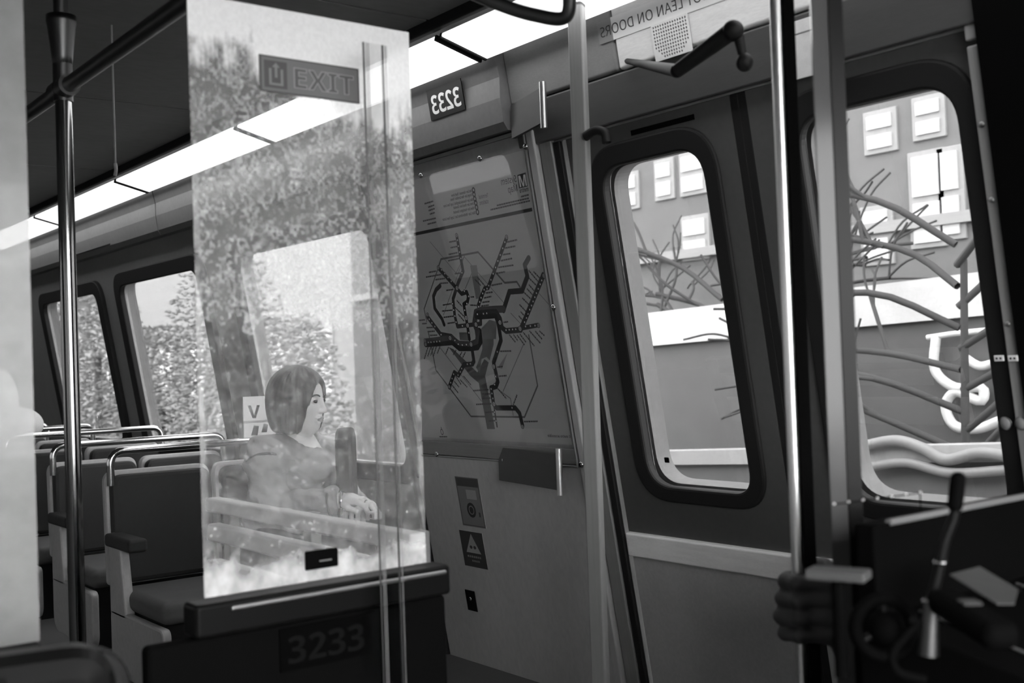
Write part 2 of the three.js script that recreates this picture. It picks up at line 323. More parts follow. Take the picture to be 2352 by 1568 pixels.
  line(z1([390, 760], [330, 820], [290, 920], [310, 1100], [420, 1260], [450, 1340]), 22, '#303030');
  line(z1([205, 1230], [400, 1490], [560, 1520], [640, 1600]), 26, '#333333');
  line(z2([165, 190], [540, 160], [640, 245], [810, 245], [900, 230], [945, 150], [930, 0]), 30, K); line(z2([160, 145], [540, 95], [640, 175], [810, 185], [890, 150], [910, 0]), 26, '#4b4b4b');
  line(z2([815, 200], [850, 430], [830, 470], [710, 480], [630, 630], [575, 590], [500, 800]), 24, '#1d1d1d');
  line(z2([1215, 0], [1235, 130], [1180, 300], [1130, 450], [1190, 720], [1165, 790], [1095, 810], [1130, 1040], [1170, 1095], [1440, 1095], [1500, 1170], [1540, 1340]), 25, K);
  line(z2([1130, 1040], [1180, 1360]), 10, '#3a3a3a');
  const dot = (p, r, ring) => { const [a, b] = q(...p); x.fillStyle = '#111'; x.beginPath(); x.arc(a, b, r + 3, 0, 7); x.fill(); x.fillStyle = '#d8d8d8'; x.beginPath(); x.arc(a, b, r, 0, 7); x.fill(); if (ring) { x.strokeStyle = '#111'; x.lineWidth = 3; x.beginPath(); x.arc(a, b, r * 0.5, 0, 7); x.stroke(); } };
  for (const p of z1([650, 75], [665, 165], [683, 255], [702, 350], [718, 565], [575, 1030], [595, 1125], [612, 1215], [630, 1305], [725, 1362], [1362, 105], [1330, 198], [1293, 297], [1257, 388], [1222, 485], [1187, 580], [1153, 670], [1120, 758], [1095, 803], [1052, 820], [1030, 875], [1005, 940], [985, 1003], [968, 1075], [412, 520], [460, 577], [509, 635], [557, 692], [755, 840], [820, 920], [792, 1028], [760, 1128], [822, 1465], [950, 1187], [1040, 1180], [1090, 1173], [1915, 680], [1892, 738], [1863, 805], [1836, 870], [1812, 932], [1785, 995], [1762, 1057], [1735, 1118], [1708, 1180], [1685, 1242], [1657, 1305], [1380, 1425], [1428, 1420], [1477, 1415], [1525, 1412], [1672, 1370], [1745, 1365], [1815, 1358], [228, 1262], [268, 1317], [312, 1372], [405, 1493])) dot(p, 4.5);
  for (const p of z2([203, 162], [240, 160], [283, 155], [322, 152], [365, 147], [580, 135], [628, 188], [685, 200], [743, 195], [757, 473], [801, 468], [677, 535], [657, 582], [625, 628], [562, 615], [540, 677], [520, 735], [1183, 297], [1158, 648], [1145, 762], [1095, 825], [1107, 890], [1120, 960], [1393, 1093], [1143, 1155], [1165, 1282])) dot(p, 4.5);
  for (const p of [...z1([643, 795], [782, 1243], [803, 1355], [928, 1342], [1288, 1312], [1590, 1405], [540, 1545]), ...z2([810, 192], [1132, 508], [1135, 1040])]) dot(p, 10, true);
  for (const p of [...z1([637, 5], [1388, 32], [1945, 610], [1865, 1355], [362, 490], [203, 1195]), ...z2([165, 192], [155, 140], [1540, 1360], [500, 795])]) dot(p, 8, true);
  // station names: short strokes of tiny print
  const scrawl = (p0, p1) => { const [a, b] = q(...p0), [d, e] = q(...p1), n = Math.max(3, Math.round(Math.hypot(d - a, e - b) / 7)); x.strokeStyle = '#2e2e2e'; x.lineWidth = 7; x.lineCap = 'butt'; x.setLineDash([9, 2, 6, 2, 11, 3]); x.lineDashOffset = n; x.beginPath(); x.moveTo(a, b); x.lineTo(d, e); x.stroke(); x.setLineDash([]); };
  for (const [a, b, d, e] of [[525, 105, 630, 85], [545, 190, 645, 170], [520, 290, 655, 262], [510, 385, 680, 350], [1395, 105, 1545, 70], [1365, 195, 1520, 165], [1330, 295, 1450, 275], [1300, 385, 1470, 350], [1260, 485, 1495, 450], [1225, 575, 1365, 550], [1160, 755, 1320, 725], [1070, 870, 1180, 855], [1045, 945, 1160, 920], [1020, 1010, 1135, 995], [1000, 1065, 1120, 1050], [220, 560, 330, 540], [180, 630, 410, 590], [320, 670, 460, 650], [385, 725, 510, 715], [430, 1050, 555, 1030], [420, 1140, 575, 1125], [440, 1235, 595, 1215], [500, 1325, 610, 1310], [610, 580, 690, 570], [480, 830, 590, 815], [850, 930, 905, 925], [840, 1050, 940, 1055], [1340, 1310, 1410, 1300], [70, 1280, 165, 1270], [120, 1330, 190, 1325], [185, 1390, 290, 1385], [200, 1450, 310, 1440], [235, 1505, 350, 1500], [1720, 530, 1880, 720], [1790, 545, 1900, 660], [1720, 640, 1850, 770], [1720, 740, 1830, 870], [1690, 800, 1800, 920], [1640, 850, 1780, 985], [1620, 940, 1740, 1060], [1580, 1040, 1710, 1180], [1600, 1150, 1680, 1240], [1570, 1210, 1650, 1305], [910, 660, 1000, 755], [950, 630, 1060, 760], [640, 980, 720, 1070], [600, 1070, 760, 1230], [660, 1185, 750, 1290]]) scrawl(...z1([a, b], [d, e]));
  for (const [a, b, d, e] of [[200, 225, 145, 400], [240, 225, 195, 360], [280, 225, 235, 350], [320, 215, 270, 370], [370, 215, 330, 320], [1220, 290, 1385, 285], [1180, 515, 1260, 505], [1200, 645, 1315, 635], [840, 850, 1060, 835], [960, 895, 1075, 895], [970, 960, 1085, 955], [880, 1045, 1100, 1035], [1010, 1160, 1130, 1150], [1060, 1280, 1150, 1275], [1560, 1290, 1760, 1285], [1350, 50, 1440, 160], [1410, 50, 1475, 140], [1460, 55, 1570, 200], [1500, 40, 1590, 160], [1550, 20, 1710, 215], [1640, 0, 1800, 180], [1720, 0, 1825, 125], [1780, 0, 1855, 70], [590, 640, 670, 765], [570, 715, 640, 800], [540, 770, 630, 885], [650, 690, 755, 800], [700, 640, 810, 770], [490, 230, 450, 330], [600, 270, 555, 340], [680, 300, 640, 370], [730, 300, 690, 380], [1465, 905, 1410, 1050], [1190, 820, 1310, 960]]) scrawl(...z2([a, b], [d, e]));
  // compass and imprint
  { const [a, b] = q(1014, 992); x.strokeStyle = '#222'; x.lineWidth = 4; x.beginPath(); x.ellipse(a, b, 10, 14, 0, 0, 7); x.stroke(); x.fillStyle = '#222'; x.fillRect(a - 2, b - 26, 4, 12); }
  scrawl([1008, 1003], [1026, 1003]);
  // header
  line([[946, 539], [1221, 481]], 15, '#0e0e0e', false);
  // mirrored text: starts at the right, reads leftwards
  const mtext = (txt, px, py, h, wide, bold, col = '#2a2a2a') => { const [a, b] = q(px, py); x.save(); x.translate(a, b); x.scale(-1, 1); x.fillStyle = col; x.font = `${bold ? 'bold ' : ''}${h}px sans-serif`; x.textBaseline = 'middle'; const m = x.measureText(txt).width; x.scale(wide / m, 1); x.fillText(txt, 0, 0); x.restore(); };
  const wOf = (a, b) => { const p = q(...a), r = q(...b); return Math.hypot(p[0] - r[0], p[1] - r[1]); };
  { // boxed M
    const c0 = [q(1187, 402), q(1206, 396), q(1211, 428), q(1191, 433)];
    x.fillStyle = '#222'; x.beginPath(); c0.forEach(([a, b], i) => (i ? x.lineTo(a, b) : x.moveTo(a, b))); x.closePath(); x.fill();
    const bx = c0[0][0], by = c0[0][1], bw = c0[1][0] - bx, bh = c0[2][1] - c0[1][1];
    x.save(); x.translate(bx + bw / 2, by + bh * 0.52); x.scale(-1, 1); x.fillStyle = '#dcdcdc'; x.font = `bold ${bh * 1.12}px sans-serif`; x.textAlign = 'center'; x.textBaseline = 'middle'; x.fillText('M', 0, 0); x.restore();
  }
  mtext('metro', 1213, 434, 26, wOf([1213, 434], [1192, 439]), true);
  mtext('System', 1185, 410, 40, wOf([1185, 410], [1149, 420]), false); mtext('Map', 1188, 431, 40, wOf([1188, 431], [1165, 437]), false);
  mtext('Terminal', 1120, 448, 26, wOf([1120, 448], [1098, 453]), false); mtext('stations', 1121, 462, 26, wOf([1121, 462], [1100, 467]), false);
  const leg = [['Red Line • Glenmont / Shady Grove', 1083, 438, 1036, 'O'], ['Orange Line • New Carrollton / Vienna', 1084, 447, 1034, 'o'], ['Blue Line • Franconia-Springfield / Largo Town Center', 1086, 458, 1018, 'O'], ['Green Line • Branch Ave / Greenbelt', 1088, 467, 1041, 'O'], ['Yellow Line • Huntington / Greenbelt', 1090, 477, 1041, 'o'], ['Silver Line • Wiehle-Reston East / Largo Town Center', 1092, 488, 1016, 'o']];
  for (const [t, px, py, ex] of leg) { mtext(t, px - 1, py, 18, wOf([px, py], [ex, py + (px - ex) * 0.21]), true); const [a, b] = q(px + 3.5, py - 1); x.strokeStyle = x.fillStyle = '#1a1a1a'; x.lineWidth = 6; x.beginPath(); x.ellipse(a, b, 9, 11, 0, 0, 7); x.stroke(); }
  for (const [p0, p1] of [[[974, 468], [994, 462]], [[982, 476], [996, 471]], [[983, 484], [997, 479]], [[986, 492], [998, 488]], [[970, 508], [1000, 501]], [[981, 515], [1001, 510]], [[1125, 482], [1216, 461]], [[1140, 472], [1214, 455]], [[1195, 452], [1214, 447]]]) scrawl(p0, p1);
  mtext('© metro accessible', 1310, 1003, 17, wOf([1310, 1003], [1257, 1003]), true, '#3a3a3a');
  const t = canvasTex(c);
  const card = wallThing('system_map', 'mirrored transit map with dark route lines on pale card', 'map', (U0 + U1) / 2, V0, 0.0205);
  const pm = G(1, { map: t, roughness: 0.5 }), w = (U1 - U0) / 2, h = V1 - V0;
  mesh('print', new THREE.BoxGeometry(2 * w, h, 0.003).translate(0, h / 2, 0.002), [M.white, M.white, M.white, M.white, pm, M.white], card);
  mesh('clear_cover', box(-w - 0.035, w + 0.019, -0.065, h + 0.055, 0.004, 0.008), M.clear, card);
  const f = 0.012, edge = [[-w - 0.036, w + 0.02, h + 0.046, h + 0.058], [-w - 0.036, -w - 0.030, -0.065, h + 0.055], [w + 0.014, w + 0.020, -0.065, h + 0.055], [-w - 0.036, w + 0.02, -0.068, -0.062]];
  for (const [a, b, d, e] of edge) mesh('cover_edge', rbox(a, b, d, e, 0.0, f, 0.002), M.midGrey, card);
  mesh('retaining_strip', rbox(-w - 0.03, w + 0.014, -0.058, -0.012, 0.0085, 0.011, 0.001), M.midGrey, card);
  for (const [px, py] of [[1003, 1043], [1157, 1057], [1335, 1067], [1271, 706], [967, 403], [1102, 364], [1207, 337]]) { const [u, v] = onWall(px, py, 0.032); mesh('screw', new THREE.SphereGeometry(0.0095, 16, 10).scale(1, 1, 0.6).translate(u - (U0 + U1) / 2, v - V0, 0.0115), M.chrome, card); }
}
// stickers and lock plate under the map
function printed(name, label, cat, u, v, w, h, n, draw, cw = 256, ch = 320) {
  const c = canvas(cw, ch), x = c.getContext('2d'); draw(x, cw, ch);
  const p = wallThing(name, label, cat, u, v, n), m = G(1, { map: canvasTex(c), roughness: 0.5 });
  mesh('print', new THREE.BoxGeometry(w, h, 0.0016).translate(0, h / 2, 0.001), [M.grey, M.grey, M.grey, M.grey, m, M.grey], p); return p;
}
printed('sticker', 'square grey notice sticker with dark round emblem under the map', 'sticker', -3.165, -0.555, 0.135, 0.175, 0.0205, (x, w, h) => {
  x.fillStyle = '#6c6c6c'; x.fillRect(0, 0, w, h); x.fillStyle = '#3a3a3a'; x.fillRect(12, 10, w - 24, 50); x.strokeStyle = '#3f3f3f'; x.lineWidth = 6; x.strokeRect(8, 8, w - 16, h - 16);
  x.fillStyle = '#8d8d8d'; x.fillRect(100, 80, 110, 60); x.fillStyle = '#2c2c2c'; x.beginPath(); x.arc(w / 2, h * 0.66, 48, 0, 7); x.fill(); x.strokeStyle = '#777'; x.lineWidth = 6; x.beginPath(); x.arc(w / 2, h * 0.66, 26, 0, 7); x.stroke(); x.fillStyle = '#333'; x.fillRect(205, 220, 16, 30);
});
printed('sticker', 'dark sticker with pale warning triangle under the map', 'sticker', -3.195, -0.702, 0.135, 0.128, 0.0205, (x, w, h) => {
  x.fillStyle = '#363636'; x.fillRect(0, 0, w, h); x.fillStyle = '#8b8b8b'; x.beginPath(); x.moveTo(w * 0.5, h * 0.06); x.lineTo(w * 0.82, h * 0.6); x.lineTo(w * 0.18, h * 0.6); x.closePath(); x.fill();
  x.fillStyle = '#3c3c3c'; x.beginPath(); x.arc(w * 0.42, h * 0.44, 15, 0, 7); x.arc(w * 0.58, h * 0.44, 15, 0, 7); x.fill(); x.fillStyle = '#747474'; for (let i = 0; i < 7; i++) { x.fillRect(w * 0.2 + i * 22, h * 0.68, 15, 18); if (i > 1 && i < 6) x.fillRect(w * 0.2 + i * 22, h * 0.80, 15, 16); }
});
{
  const p = wallThing('lock_plate', 'small dark lock plate with shiny screw low on the wall', 'plate', -3.262, -0.868, 0.0205);
  mesh('plate', rbox(-0.028, 0.028, 0, 0.075, 0, 0.004, 0.002), M.blackGloss, p);
  mesh('screw', new THREE.SphereGeometry(0.007, 14, 10).scale(1, 1, 0.6).translate(0, 0.044, 0.004), M.chrome, p);
}
// heater ledge along the foot of the wall
{
  const g = new THREE.Group(); g.name = 'trim_9'; scene.add(g); struct(g, 'dark step ledge along the foot of the wall', 'trim');
  mesh('ledge_top', rbox(-7, -2.5, 0.11, 0.145, -2.42, -1.98, 0.008), M.bracket, g);
  mesh('ledge_face', box(-7, -2.5, 0, 0.11, -2.42, -1.99), M.rubber, g);
}

// ---------------------------------------------------------------- poles and rails
{
  const base = at(161, 800, 2.62); base.y = 0; const z = base.z, x = base.x;
  const g = thing('grab_pole', 'chrome pole at the left with a dark bell mount and overhead rail joint', 'pole', V(x, 0, z));
  const yJ = onX(152, 205, x).y;
  mesh('pole', rod(V(0, 0, 0), V(0, yJ, 0), 0.0185, 0.0185, 28), M.poleChrome, g);
  mesh('floor_flange', rod(V(0, 0, 0), V(0, 0.02, 0), 0.05), M.steel, g);
  mesh('tee_joint', mergeGeometries([new THREE.SphereGeometry(0.026, 20, 14).translate(0, yJ, 0), rod(V(-0.05, yJ, 0), V(0.05, yJ, 0), 0.025), rod(V(0, yJ - 0.03, 0), V(0, yJ + 0.09, 0), 0.022)]), M.darkSteel, g);
  mesh('upper_pole', rod(V(0, yJ + 0.02, 0), V(0, CEIL, 0), 0.017), M.darkSteel, g);
  mesh('bell_mount', new THREE.LatheGeometry([[0.0, 0.05], [0.021, 0.05], [0.024, 0.075], [0.031, 0.14], [0.034, 0.155], [0.034, 0.17], [0.0, 0.17]].map(([a, b]) => new THREE.Vector2(a, yJ + b)), 28), M.darkSteel, g);
  const r = thing('overhead_handrail', 'dark overhead handrail running along the ceiling from the left pole', 'handrail', V(x, yJ, z));
  mesh('rail', rod(V(-6, 0, 0), V(2.6, 0, 0), 0.0175, 0.0175, 24), M.darkSteel, r);
}
{ // thin rod hanging from the ceiling
  const b = at(265, 384, 3.1), g = thing('hanging_rod', 'thin pale rod hanging from the ceiling right of the left pole', 'rod', b.clone());
  mesh('rod', rod(V(0, 0, 0), V(0, CEIL - b.y, 0), 0.0032), M.post, g); mesh('hook', tube([V(0, 0.01, 0), V(0.004, -0.008, 0), V(-0.004, -0.022, 0)], 0.005, 16, 10), M.jamb, g);
}
{ // bent handrail at the top edge
  const p = [[980, -75], [1090, -14], [1225, 34], [1300, 38], [1306, -30], [1290, -90]].map(([a, b], i) => at(a, b, 2.15 - i * 0.02));
  const g = thing('bent_handrail', 'bent chrome handrail end hanging at the top edge before the light', 'handrail', p[2].clone());
  mesh('rail', tube(p.map((q) => q.clone().sub(p[2])), 0.0125, 90, 18), M.darkSteel, g);
  const e = p[5].clone().sub(p[2]); mesh('hanger', rod(e, V(e.x, CEIL - p[2].y, e.z), 0.0125), M.darkSteel, g);
  const e2 = p[0].clone().sub(p[2]); mesh('hanger', rod(e2, V(e2.x, CEIL - p[2].y, e2.z), 0.0125), M.darkSteel, g);
}
const RP = at(1829, 800, 1.9); // right pole
{
  const g = thing('grab_pole', 'tall chrome pole gripped by a dark hand, before the right door', 'pole', V(RP.x, 0, RP.z));
  const away = V(RP.x, 0, RP.z).normalize(), sd = V(-away.z, 0, away.x).multiplyScalar(-1); if (sd.dot(camR) > 0) sd.negate();   // sd: to the left as seen
  const q = sd.clone().multiplyScalar(0.0115);
  mesh('pole', rod(q, q.clone().add(V(0, CEIL, 0)), 0.0105, 0.0105, 32), M.brightSteel, g);
  const bp = mesh('black_upright', rbox(-0.010, 0.010, 0, CEIL, -0.008, 0.008, 0.002), M.black, g); bp.position.copy(sd.clone().multiplyScalar(-0.009)); bp.rotation.y = Math.atan2(-sd.z, sd.x);
  mesh('floor_flange', rod(V(0, 0, 0), V(0, 0.02, 0), 0.05), M.steel, g);
}
{ // flat light post beside the left door leaf
  const p = at(1352, 800, 2.85);
  const g = thing('door_post', 'flat light grey upright post between map and left door', 'post', V(p.x, 0, p.z)); g.rotation.y = YAW - Math.PI / 2 + 1.2;
  mesh('post', rbox(-0.022, 0.022, 0, CEIL, -0.012, 0.012, 0.006), M.post, g);
  mesh('hook', tube([V(0.02, 1.765, 0.012), V(0.055, 1.775, 0.014), V(0.078, 1.765, 0.014), V(0.083, 1.74, 0.014)], 0.012, 20, 10), M.rubber, g);
}
// two short upright grab bars; the upper dark bracket stands in for shade
for (const [px, y0, y1, lab, lx] of [[1250, 188, 294, 'short chrome grab bar near the cove above the map', 1185], [1287, 1030, 1137, 'short chrome grab bar below the map on dark bracket', 1157]]) {
  const [u, v] = onWall(px, (y0 + y1) / 2, 0.10), d = wp(u, v, 0.10).sub(O).dot(camF), a = at(px, y1, d), b = at(px - 4, y0, d), [ul, vl] = onWall(lx, (y0 + y1) / 2, 0.02), q = wp(ul, vl, 0.033).sub(a);
  const g = thing('grab_bar', lab, 'grab bar', a.clone(), 'short grab bars by the map');
  mesh('bar', rod(V(0, 0, 0), b.clone().sub(a), 0.0095), M.brightSteel, g);
  const m0 = b.clone().sub(a).multiplyScalar(0.5), br = mesh('bracket', new THREE.BoxGeometry(Math.hypot(q.x - m0.x, q.z - m0.z), b.y - a.y - 0.03, 0.012), M.bracket, g);
  br.position.set((m0.x + q.x) / 2, m0.y, (m0.z + q.z) / 2); br.rotation.y = Math.atan2(-(q.z - m0.z), q.x - m0.x);
}

// ---------------------------------------------------------------- partition with the dirty EXIT pane
const PX = -1.75;
{
  const z0 = -0.717, z1 = -1.142, y0 = EYE - 0.356, y1 = EYE + 0.62, w = z0 - z1, h = y1 - y0;
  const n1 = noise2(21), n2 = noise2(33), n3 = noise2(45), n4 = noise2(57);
  // share of clear glass: grime specks, plus sky and tree brightness painted in (u to the right, v up)
  const dirtAndSky = (u, v) => {
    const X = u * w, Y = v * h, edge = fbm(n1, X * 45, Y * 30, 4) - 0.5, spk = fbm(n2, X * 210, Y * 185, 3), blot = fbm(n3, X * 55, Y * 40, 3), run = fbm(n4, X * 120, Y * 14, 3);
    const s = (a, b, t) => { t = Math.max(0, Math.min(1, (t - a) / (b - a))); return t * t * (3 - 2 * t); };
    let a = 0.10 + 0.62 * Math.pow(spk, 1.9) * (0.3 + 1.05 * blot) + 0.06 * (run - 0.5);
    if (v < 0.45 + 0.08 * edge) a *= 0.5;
    const top = s(-0.02, 0.05, v - (0.895 - 0.10 * s(0.15, 0.8, u)) + 0.10 * edge + 0.05 * (run - 0.5));     // pale film standing in for bright sky
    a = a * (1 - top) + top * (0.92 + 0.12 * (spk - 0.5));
    const low = s(-0.01, 0.035, 0.055 - 0.01 * u - v + 0.05 * edge);                                           // outdoor brightness painted along the sill
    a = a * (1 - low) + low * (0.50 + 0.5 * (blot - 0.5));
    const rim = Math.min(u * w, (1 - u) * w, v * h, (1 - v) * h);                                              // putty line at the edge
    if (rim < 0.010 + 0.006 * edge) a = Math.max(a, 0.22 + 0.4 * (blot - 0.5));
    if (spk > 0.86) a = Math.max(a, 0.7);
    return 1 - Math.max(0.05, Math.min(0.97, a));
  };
  const tm = dataTex(700, 1500, dirtAndSky); tm.wrapS = tm.wrapT = THREE.ClampToEdgeWrapping;
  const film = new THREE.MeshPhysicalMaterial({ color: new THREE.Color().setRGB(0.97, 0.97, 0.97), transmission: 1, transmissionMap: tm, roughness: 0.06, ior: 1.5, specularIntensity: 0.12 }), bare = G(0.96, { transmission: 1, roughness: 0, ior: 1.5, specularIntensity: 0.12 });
  const g = thing('glass_partition', 'partition with dirty glass EXIT pane over a dark lower panel', 'partition', V(PX, 0, (z0 + z1) / 2));
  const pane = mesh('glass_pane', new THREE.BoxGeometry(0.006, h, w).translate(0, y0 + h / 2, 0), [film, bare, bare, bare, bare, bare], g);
  pane.userData.label = 'tall glass pane with grime specks and painted sky brightness';
  mesh('sill', rbox(-0.02, 0.035, y0 - 0.058, y0 - 0.004, -w / 2 - 0.032, w / 2 + 0.028, 0.008), M.blackGloss, g);
  mesh('sill_bead', rbox(0.02, 0.04, y0 - 0.02, y0 - 0.012, -w / 2 - 0.02, w / 2 - 0.03, 0.003), M.steel, g);
  mesh('lower_panel', rbox(-0.015, 0.02, 0, y0 - 0.06, -w / 2 - 0.03, w / 2 + 0.10, 0.01), M.darkWall, g);
  mesh('panel_seam', rbox(0.019, 0.0225, 0, 0.006, -w / 2, w / 2, 0.001).translate(0, y0 - 0.29, 0), M.rubber, g);
  // EXIT plate
  const ex = [onX(594, 125, PX + 0.004), onX(824, 215, PX + 0.004)], ey0 = onX(594, 210, PX).y, ey1 = onX(594, 126, PX).y;
  const c = canvas(640, 256), x = c.getContext('2d');
  x.fillStyle = '#6e6e6e'; x.fillRect(0, 0, 640, 256); x.strokeStyle = '#4c4c4c'; x.lineWidth = 10; x.strokeRect(6, 6, 628, 244);
  x.fillStyle = '#4e4e4e'; x.fillRect(26, 34, 142, 190); x.strokeStyle = '#7c7c7c'; x.lineWidth = 16; x.beginPath(); x.moveTo(64, 88); x.lineTo(64, 196); x.lineTo(136, 196); x.lineTo(136, 88); x.moveTo(100, 150); x.lineTo(100, 66); x.stroke(); x.fillStyle = '#7c7c7c'; x.beginPath(); x.moveTo(100, 44); x.lineTo(124, 78); x.lineTo(76, 78); x.fill();
  x.font = 'bold 196px sans-serif'; x.textBaseline = 'middle'; x.save(); x.translate(196, 134); x.scale(410 / x.measureText('EXIT').width, 1); x.fillStyle = '#585858'; x.fillText('EXIT', 5, 4); x.strokeStyle = '#969696'; x.lineWidth = 6; x.strokeText('EXIT', 0, 0); x.restore();
  const em = G(1, { map: canvasTex(c), roughness: 0.5 });
  const s = thing('exit_sign', 'dark grey EXIT sign plate with arrow on the glass pane', 'sign', V(PX + 0.0035, ey0, (ex[0].z + ex[1].z) / 2));
  const sw = Math.abs(ex[0].z - ex[1].z), sh = ey1 - ey0;
  mesh('plate', new THREE.BoxGeometry(0.003, sh, sw).translate(0.0015, sh / 2, 0), [em, M.grey, M.grey, M.grey, M.grey, M.grey], s);
  // latch label
  const l0 = onX(700, 1310, PX + 0.004), l1 = onX(774, 1266, PX + 0.004);
  const lt = thing('latch', 'small black rounded label at the foot of the glass pane', 'label', V(PX + 0.0035, l0.y, (l0.z + l1.z) / 2));
  mesh('body', rbox(0, 0.006, 0, l1.y - l0.y + 0.008, -(l0.z - l1.z) / 2, (l0.z - l1.z) / 2, 0.006), M.black, lt);
  mesh('lettering', rbox(0.0055, 0.0064, 0.012, 0.0145, -0.018, 0.006, 0.0004), M.midGrey, lt);
  // dark number plate on the lower panel
  const a = onX(640, 1445, PX + 0.02), b = onX(850, 1410, PX + 0.02), pz = (a.z + b.z) / 2, pw = Math.abs(a.z - b.z), py0 = onX(640, 1545, PX + 0.02).y;
  const np = thing('number_plate', 'large dark number plate on the panel below the EXIT pane', 'sign', V(PX + 0.0205, py0, pz));
  const nm = G(1, { map: numberTex('3233', '#131313', '#060606', false), roughness: 0.8, specularIntensity: 0.05 });
  mesh('plate', new THREE.BoxGeometry(0.003, a.y - py0, pw).translate(0.0015, (a.y - py0) / 2, 0), [nm, M.black, M.black, M.black, M.black, M.black], np);
}
// second glass pane at the far left of the partition
{
  const zR = onX(70, 700, PX).z, yb = onX(40, 1478, PX).y;
  const n = noise2(77);
  const tm = dataTex(128, 512, (u, v) => 1 - (0.36 + 0.10 * fbm(n, u * 12, v * 60, 3))); tm.wrapS = tm.wrapT = THREE.ClampToEdgeWrapping;
  const film = new THREE.MeshPhysicalMaterial({ color: new THREE.Color().setRGB(0.6, 0.6, 0.6), transmission: 1, transmissionMap: tm, roughness: 0.25, ior: 1.5, specularIntensity: 0.3 });
  const g = thing('hazy_screen', 'hazy glass screen at the left edge of the picture', 'glass screen', V(PX, 0, zR + 0.15));
  mesh('pane', new THREE.BoxGeometry(0.006, CEIL - yb, 0.30).translate(0, yb + (CEIL - yb) / 2, 0), [film, M.clear, M.clear, M.clear, M.clear, M.clear], g);
  mesh('lower_panel', rbox(-0.015, 0.015, 0, yb, -0.15, 0.15, 0.008), M.rubber, g);
}
// thin upright edges of a sliding glass sheet beside the pane
{
  const a = at(912, 1560, 1.93), g = thing('glass_sheet', 'narrow upright glass sheet with bright metal edges beside the EXIT pane', 'glass panel', V(a.x, 0, a.z));
  g.rotation.y = Math.PI / 2;
  for (const [s, r, m] of [[-0.026, 0.0018, M.darkSteel], [-0.020, 0.0008, M.grey], [-0.016, 0.0008, M.grey], [0.012, 0.0020, M.darkSteel], [0.018, 0.0008, M.grey]]) mesh('edge_strip', rod(V(s, 0.0, 0), V(s, EYE + 0.56, 0), r, r, 10), m, g);
  mesh('sheet', box(-0.025, 0.021, 0.0, EYE + 0.56, -0.002, 0.002), M.clear, g);
}

// ---------------------------------------------------------------- seats
function makeSeat(name, label, x, zA, zW, yRail, cells = 2) {
  const g = thing(name, label, 'seat', V(x, 0, zA), 'double seats along the wall');
  const W = zA - zW, yb = yRail - 0.07, w = W / cells;
  mesh('handrail', polyTube([V(0, yb - 0.05, -0.015), V(0, yRail, -0.015), V(0, yRail, -W + 0.015), V(0, yb - 0.05, -W + 0.015)], 0.05, 0.0135), M.chrome, g);
  for (let i = 0; i < cells; i++) {
    const a = -i * w - 0.008, b = -(i + 1) * w + 0.008;
    const s = rrShape(b, a, 0.47, yb, [0.02, 0.02, 0.045, 0.045]);
    const shell = ext(s, 0.045, 0.012).rotateY(-Math.PI / 2).rotateZ(0.05);   // shape x -> -z
    const geo = shell.applyMatrix4(new THREE.Matrix4().makeScale(1, 1, 1));
    const sh = mesh('shell', geo, M.seatShell, g); sh.position.x = 0.0;
    const s2 = rrShape(b + 0.012, a - 0.012, 0.48, yb - 0.014, 0.042);
    const pad = mesh('backrest', ext(s2, 0.05, 0.016).rotateY(-Math.PI / 2).rotateZ(0.05), M.seatDark, g); pad.position.x = 0.040;
    mesh('cushion', rbox(0.03, 0.46, 0.40, 0.475, b + 0.01, a - 0.01, 0.03), M.cushion, g);
  }
  mesh('side_shell', ext(rrShape(0.0, 0.5, 0.18, 0.40, [0.08, 0.06, 0.03, 0.03]), 0.03, 0.008, -0.03), M.seatShell, g);
  const side = new THREE.Shape(); side.moveTo(0.0, 0.38); side.lineTo(0.16, 0.38); side.lineTo(0.11, 0.62); side.lineTo(0.0, 0.66); side.closePath();
  mesh('arm_panel', ext(side, 0.035, 0.008, -0.035), M.seatShell, g);
  mesh('armrest', rbox(-0.01, 0.24, 0.615, 0.66, -0.055, 0.012, 0.012), M.seatDark, g);
  mesh('underframe', box(0.05, 0.42, 0.16, 0.40, -W + 0.02, -0.04), M.rubber, g);
  mesh('support', box(0.12, 0.34, 0.0, 0.16, -W + 0.05, -W + 0.3), M.rubber, g);
  return g;
}
makeSeat('double_seat', 'dark double seat nearest to the camera, where the person sits', -4.02, onX(243, 1040, -4.02).z, -2.12, onX(300, 1033, -4.02).y);
makeSeat('double_seat', 'second double seat, directly behind the nearest one', -4.86, onX(112, 1020, -4.86).z, -2.12, onX(330, 1010, -4.86).y);
makeSeat('double_seat', 'third double seat from the front, at the left edge', -5.62, onX(6, 1010, -5.62).z, -2.12, onX(200, 992, -5.62).y);
makeSeat('double_seat', 'fourth double seat, its rail end just left of the pole', -6.7, onX(-60, 1010, -6.7).z, -2.12, onX(150, 981, -6.7).y);
makeSeat('double_seat', 'farthest double seat down the car', -7.6, onX(-90, 1010, -7.6).z, -2.12, onX(100, 975, -7.6).y);
{ // white bundle on the third seat
  const p = at(-5, 955, 5.6), g = thing('white_bundle', 'rounded white bundle above the seat rails at the left edge', 'bundle', p);
  mesh('cloth', mergeGeometries([new THREE.SphereGeometry(0.09, 24, 16).scale(1, 1.4, 0.9).translate(0, 0.06, 0), new THREE.SphereGeometry(0.10, 24, 16).scale(0.9, 0.7, 1).translate(0.03, -0.04, -0.07), new THREE.SphereGeometry(0.09, 24, 16).translate(0.0, -0.05, 0.03)])  .scale(1.2, 1.25, 1.2), M.white, g);
}
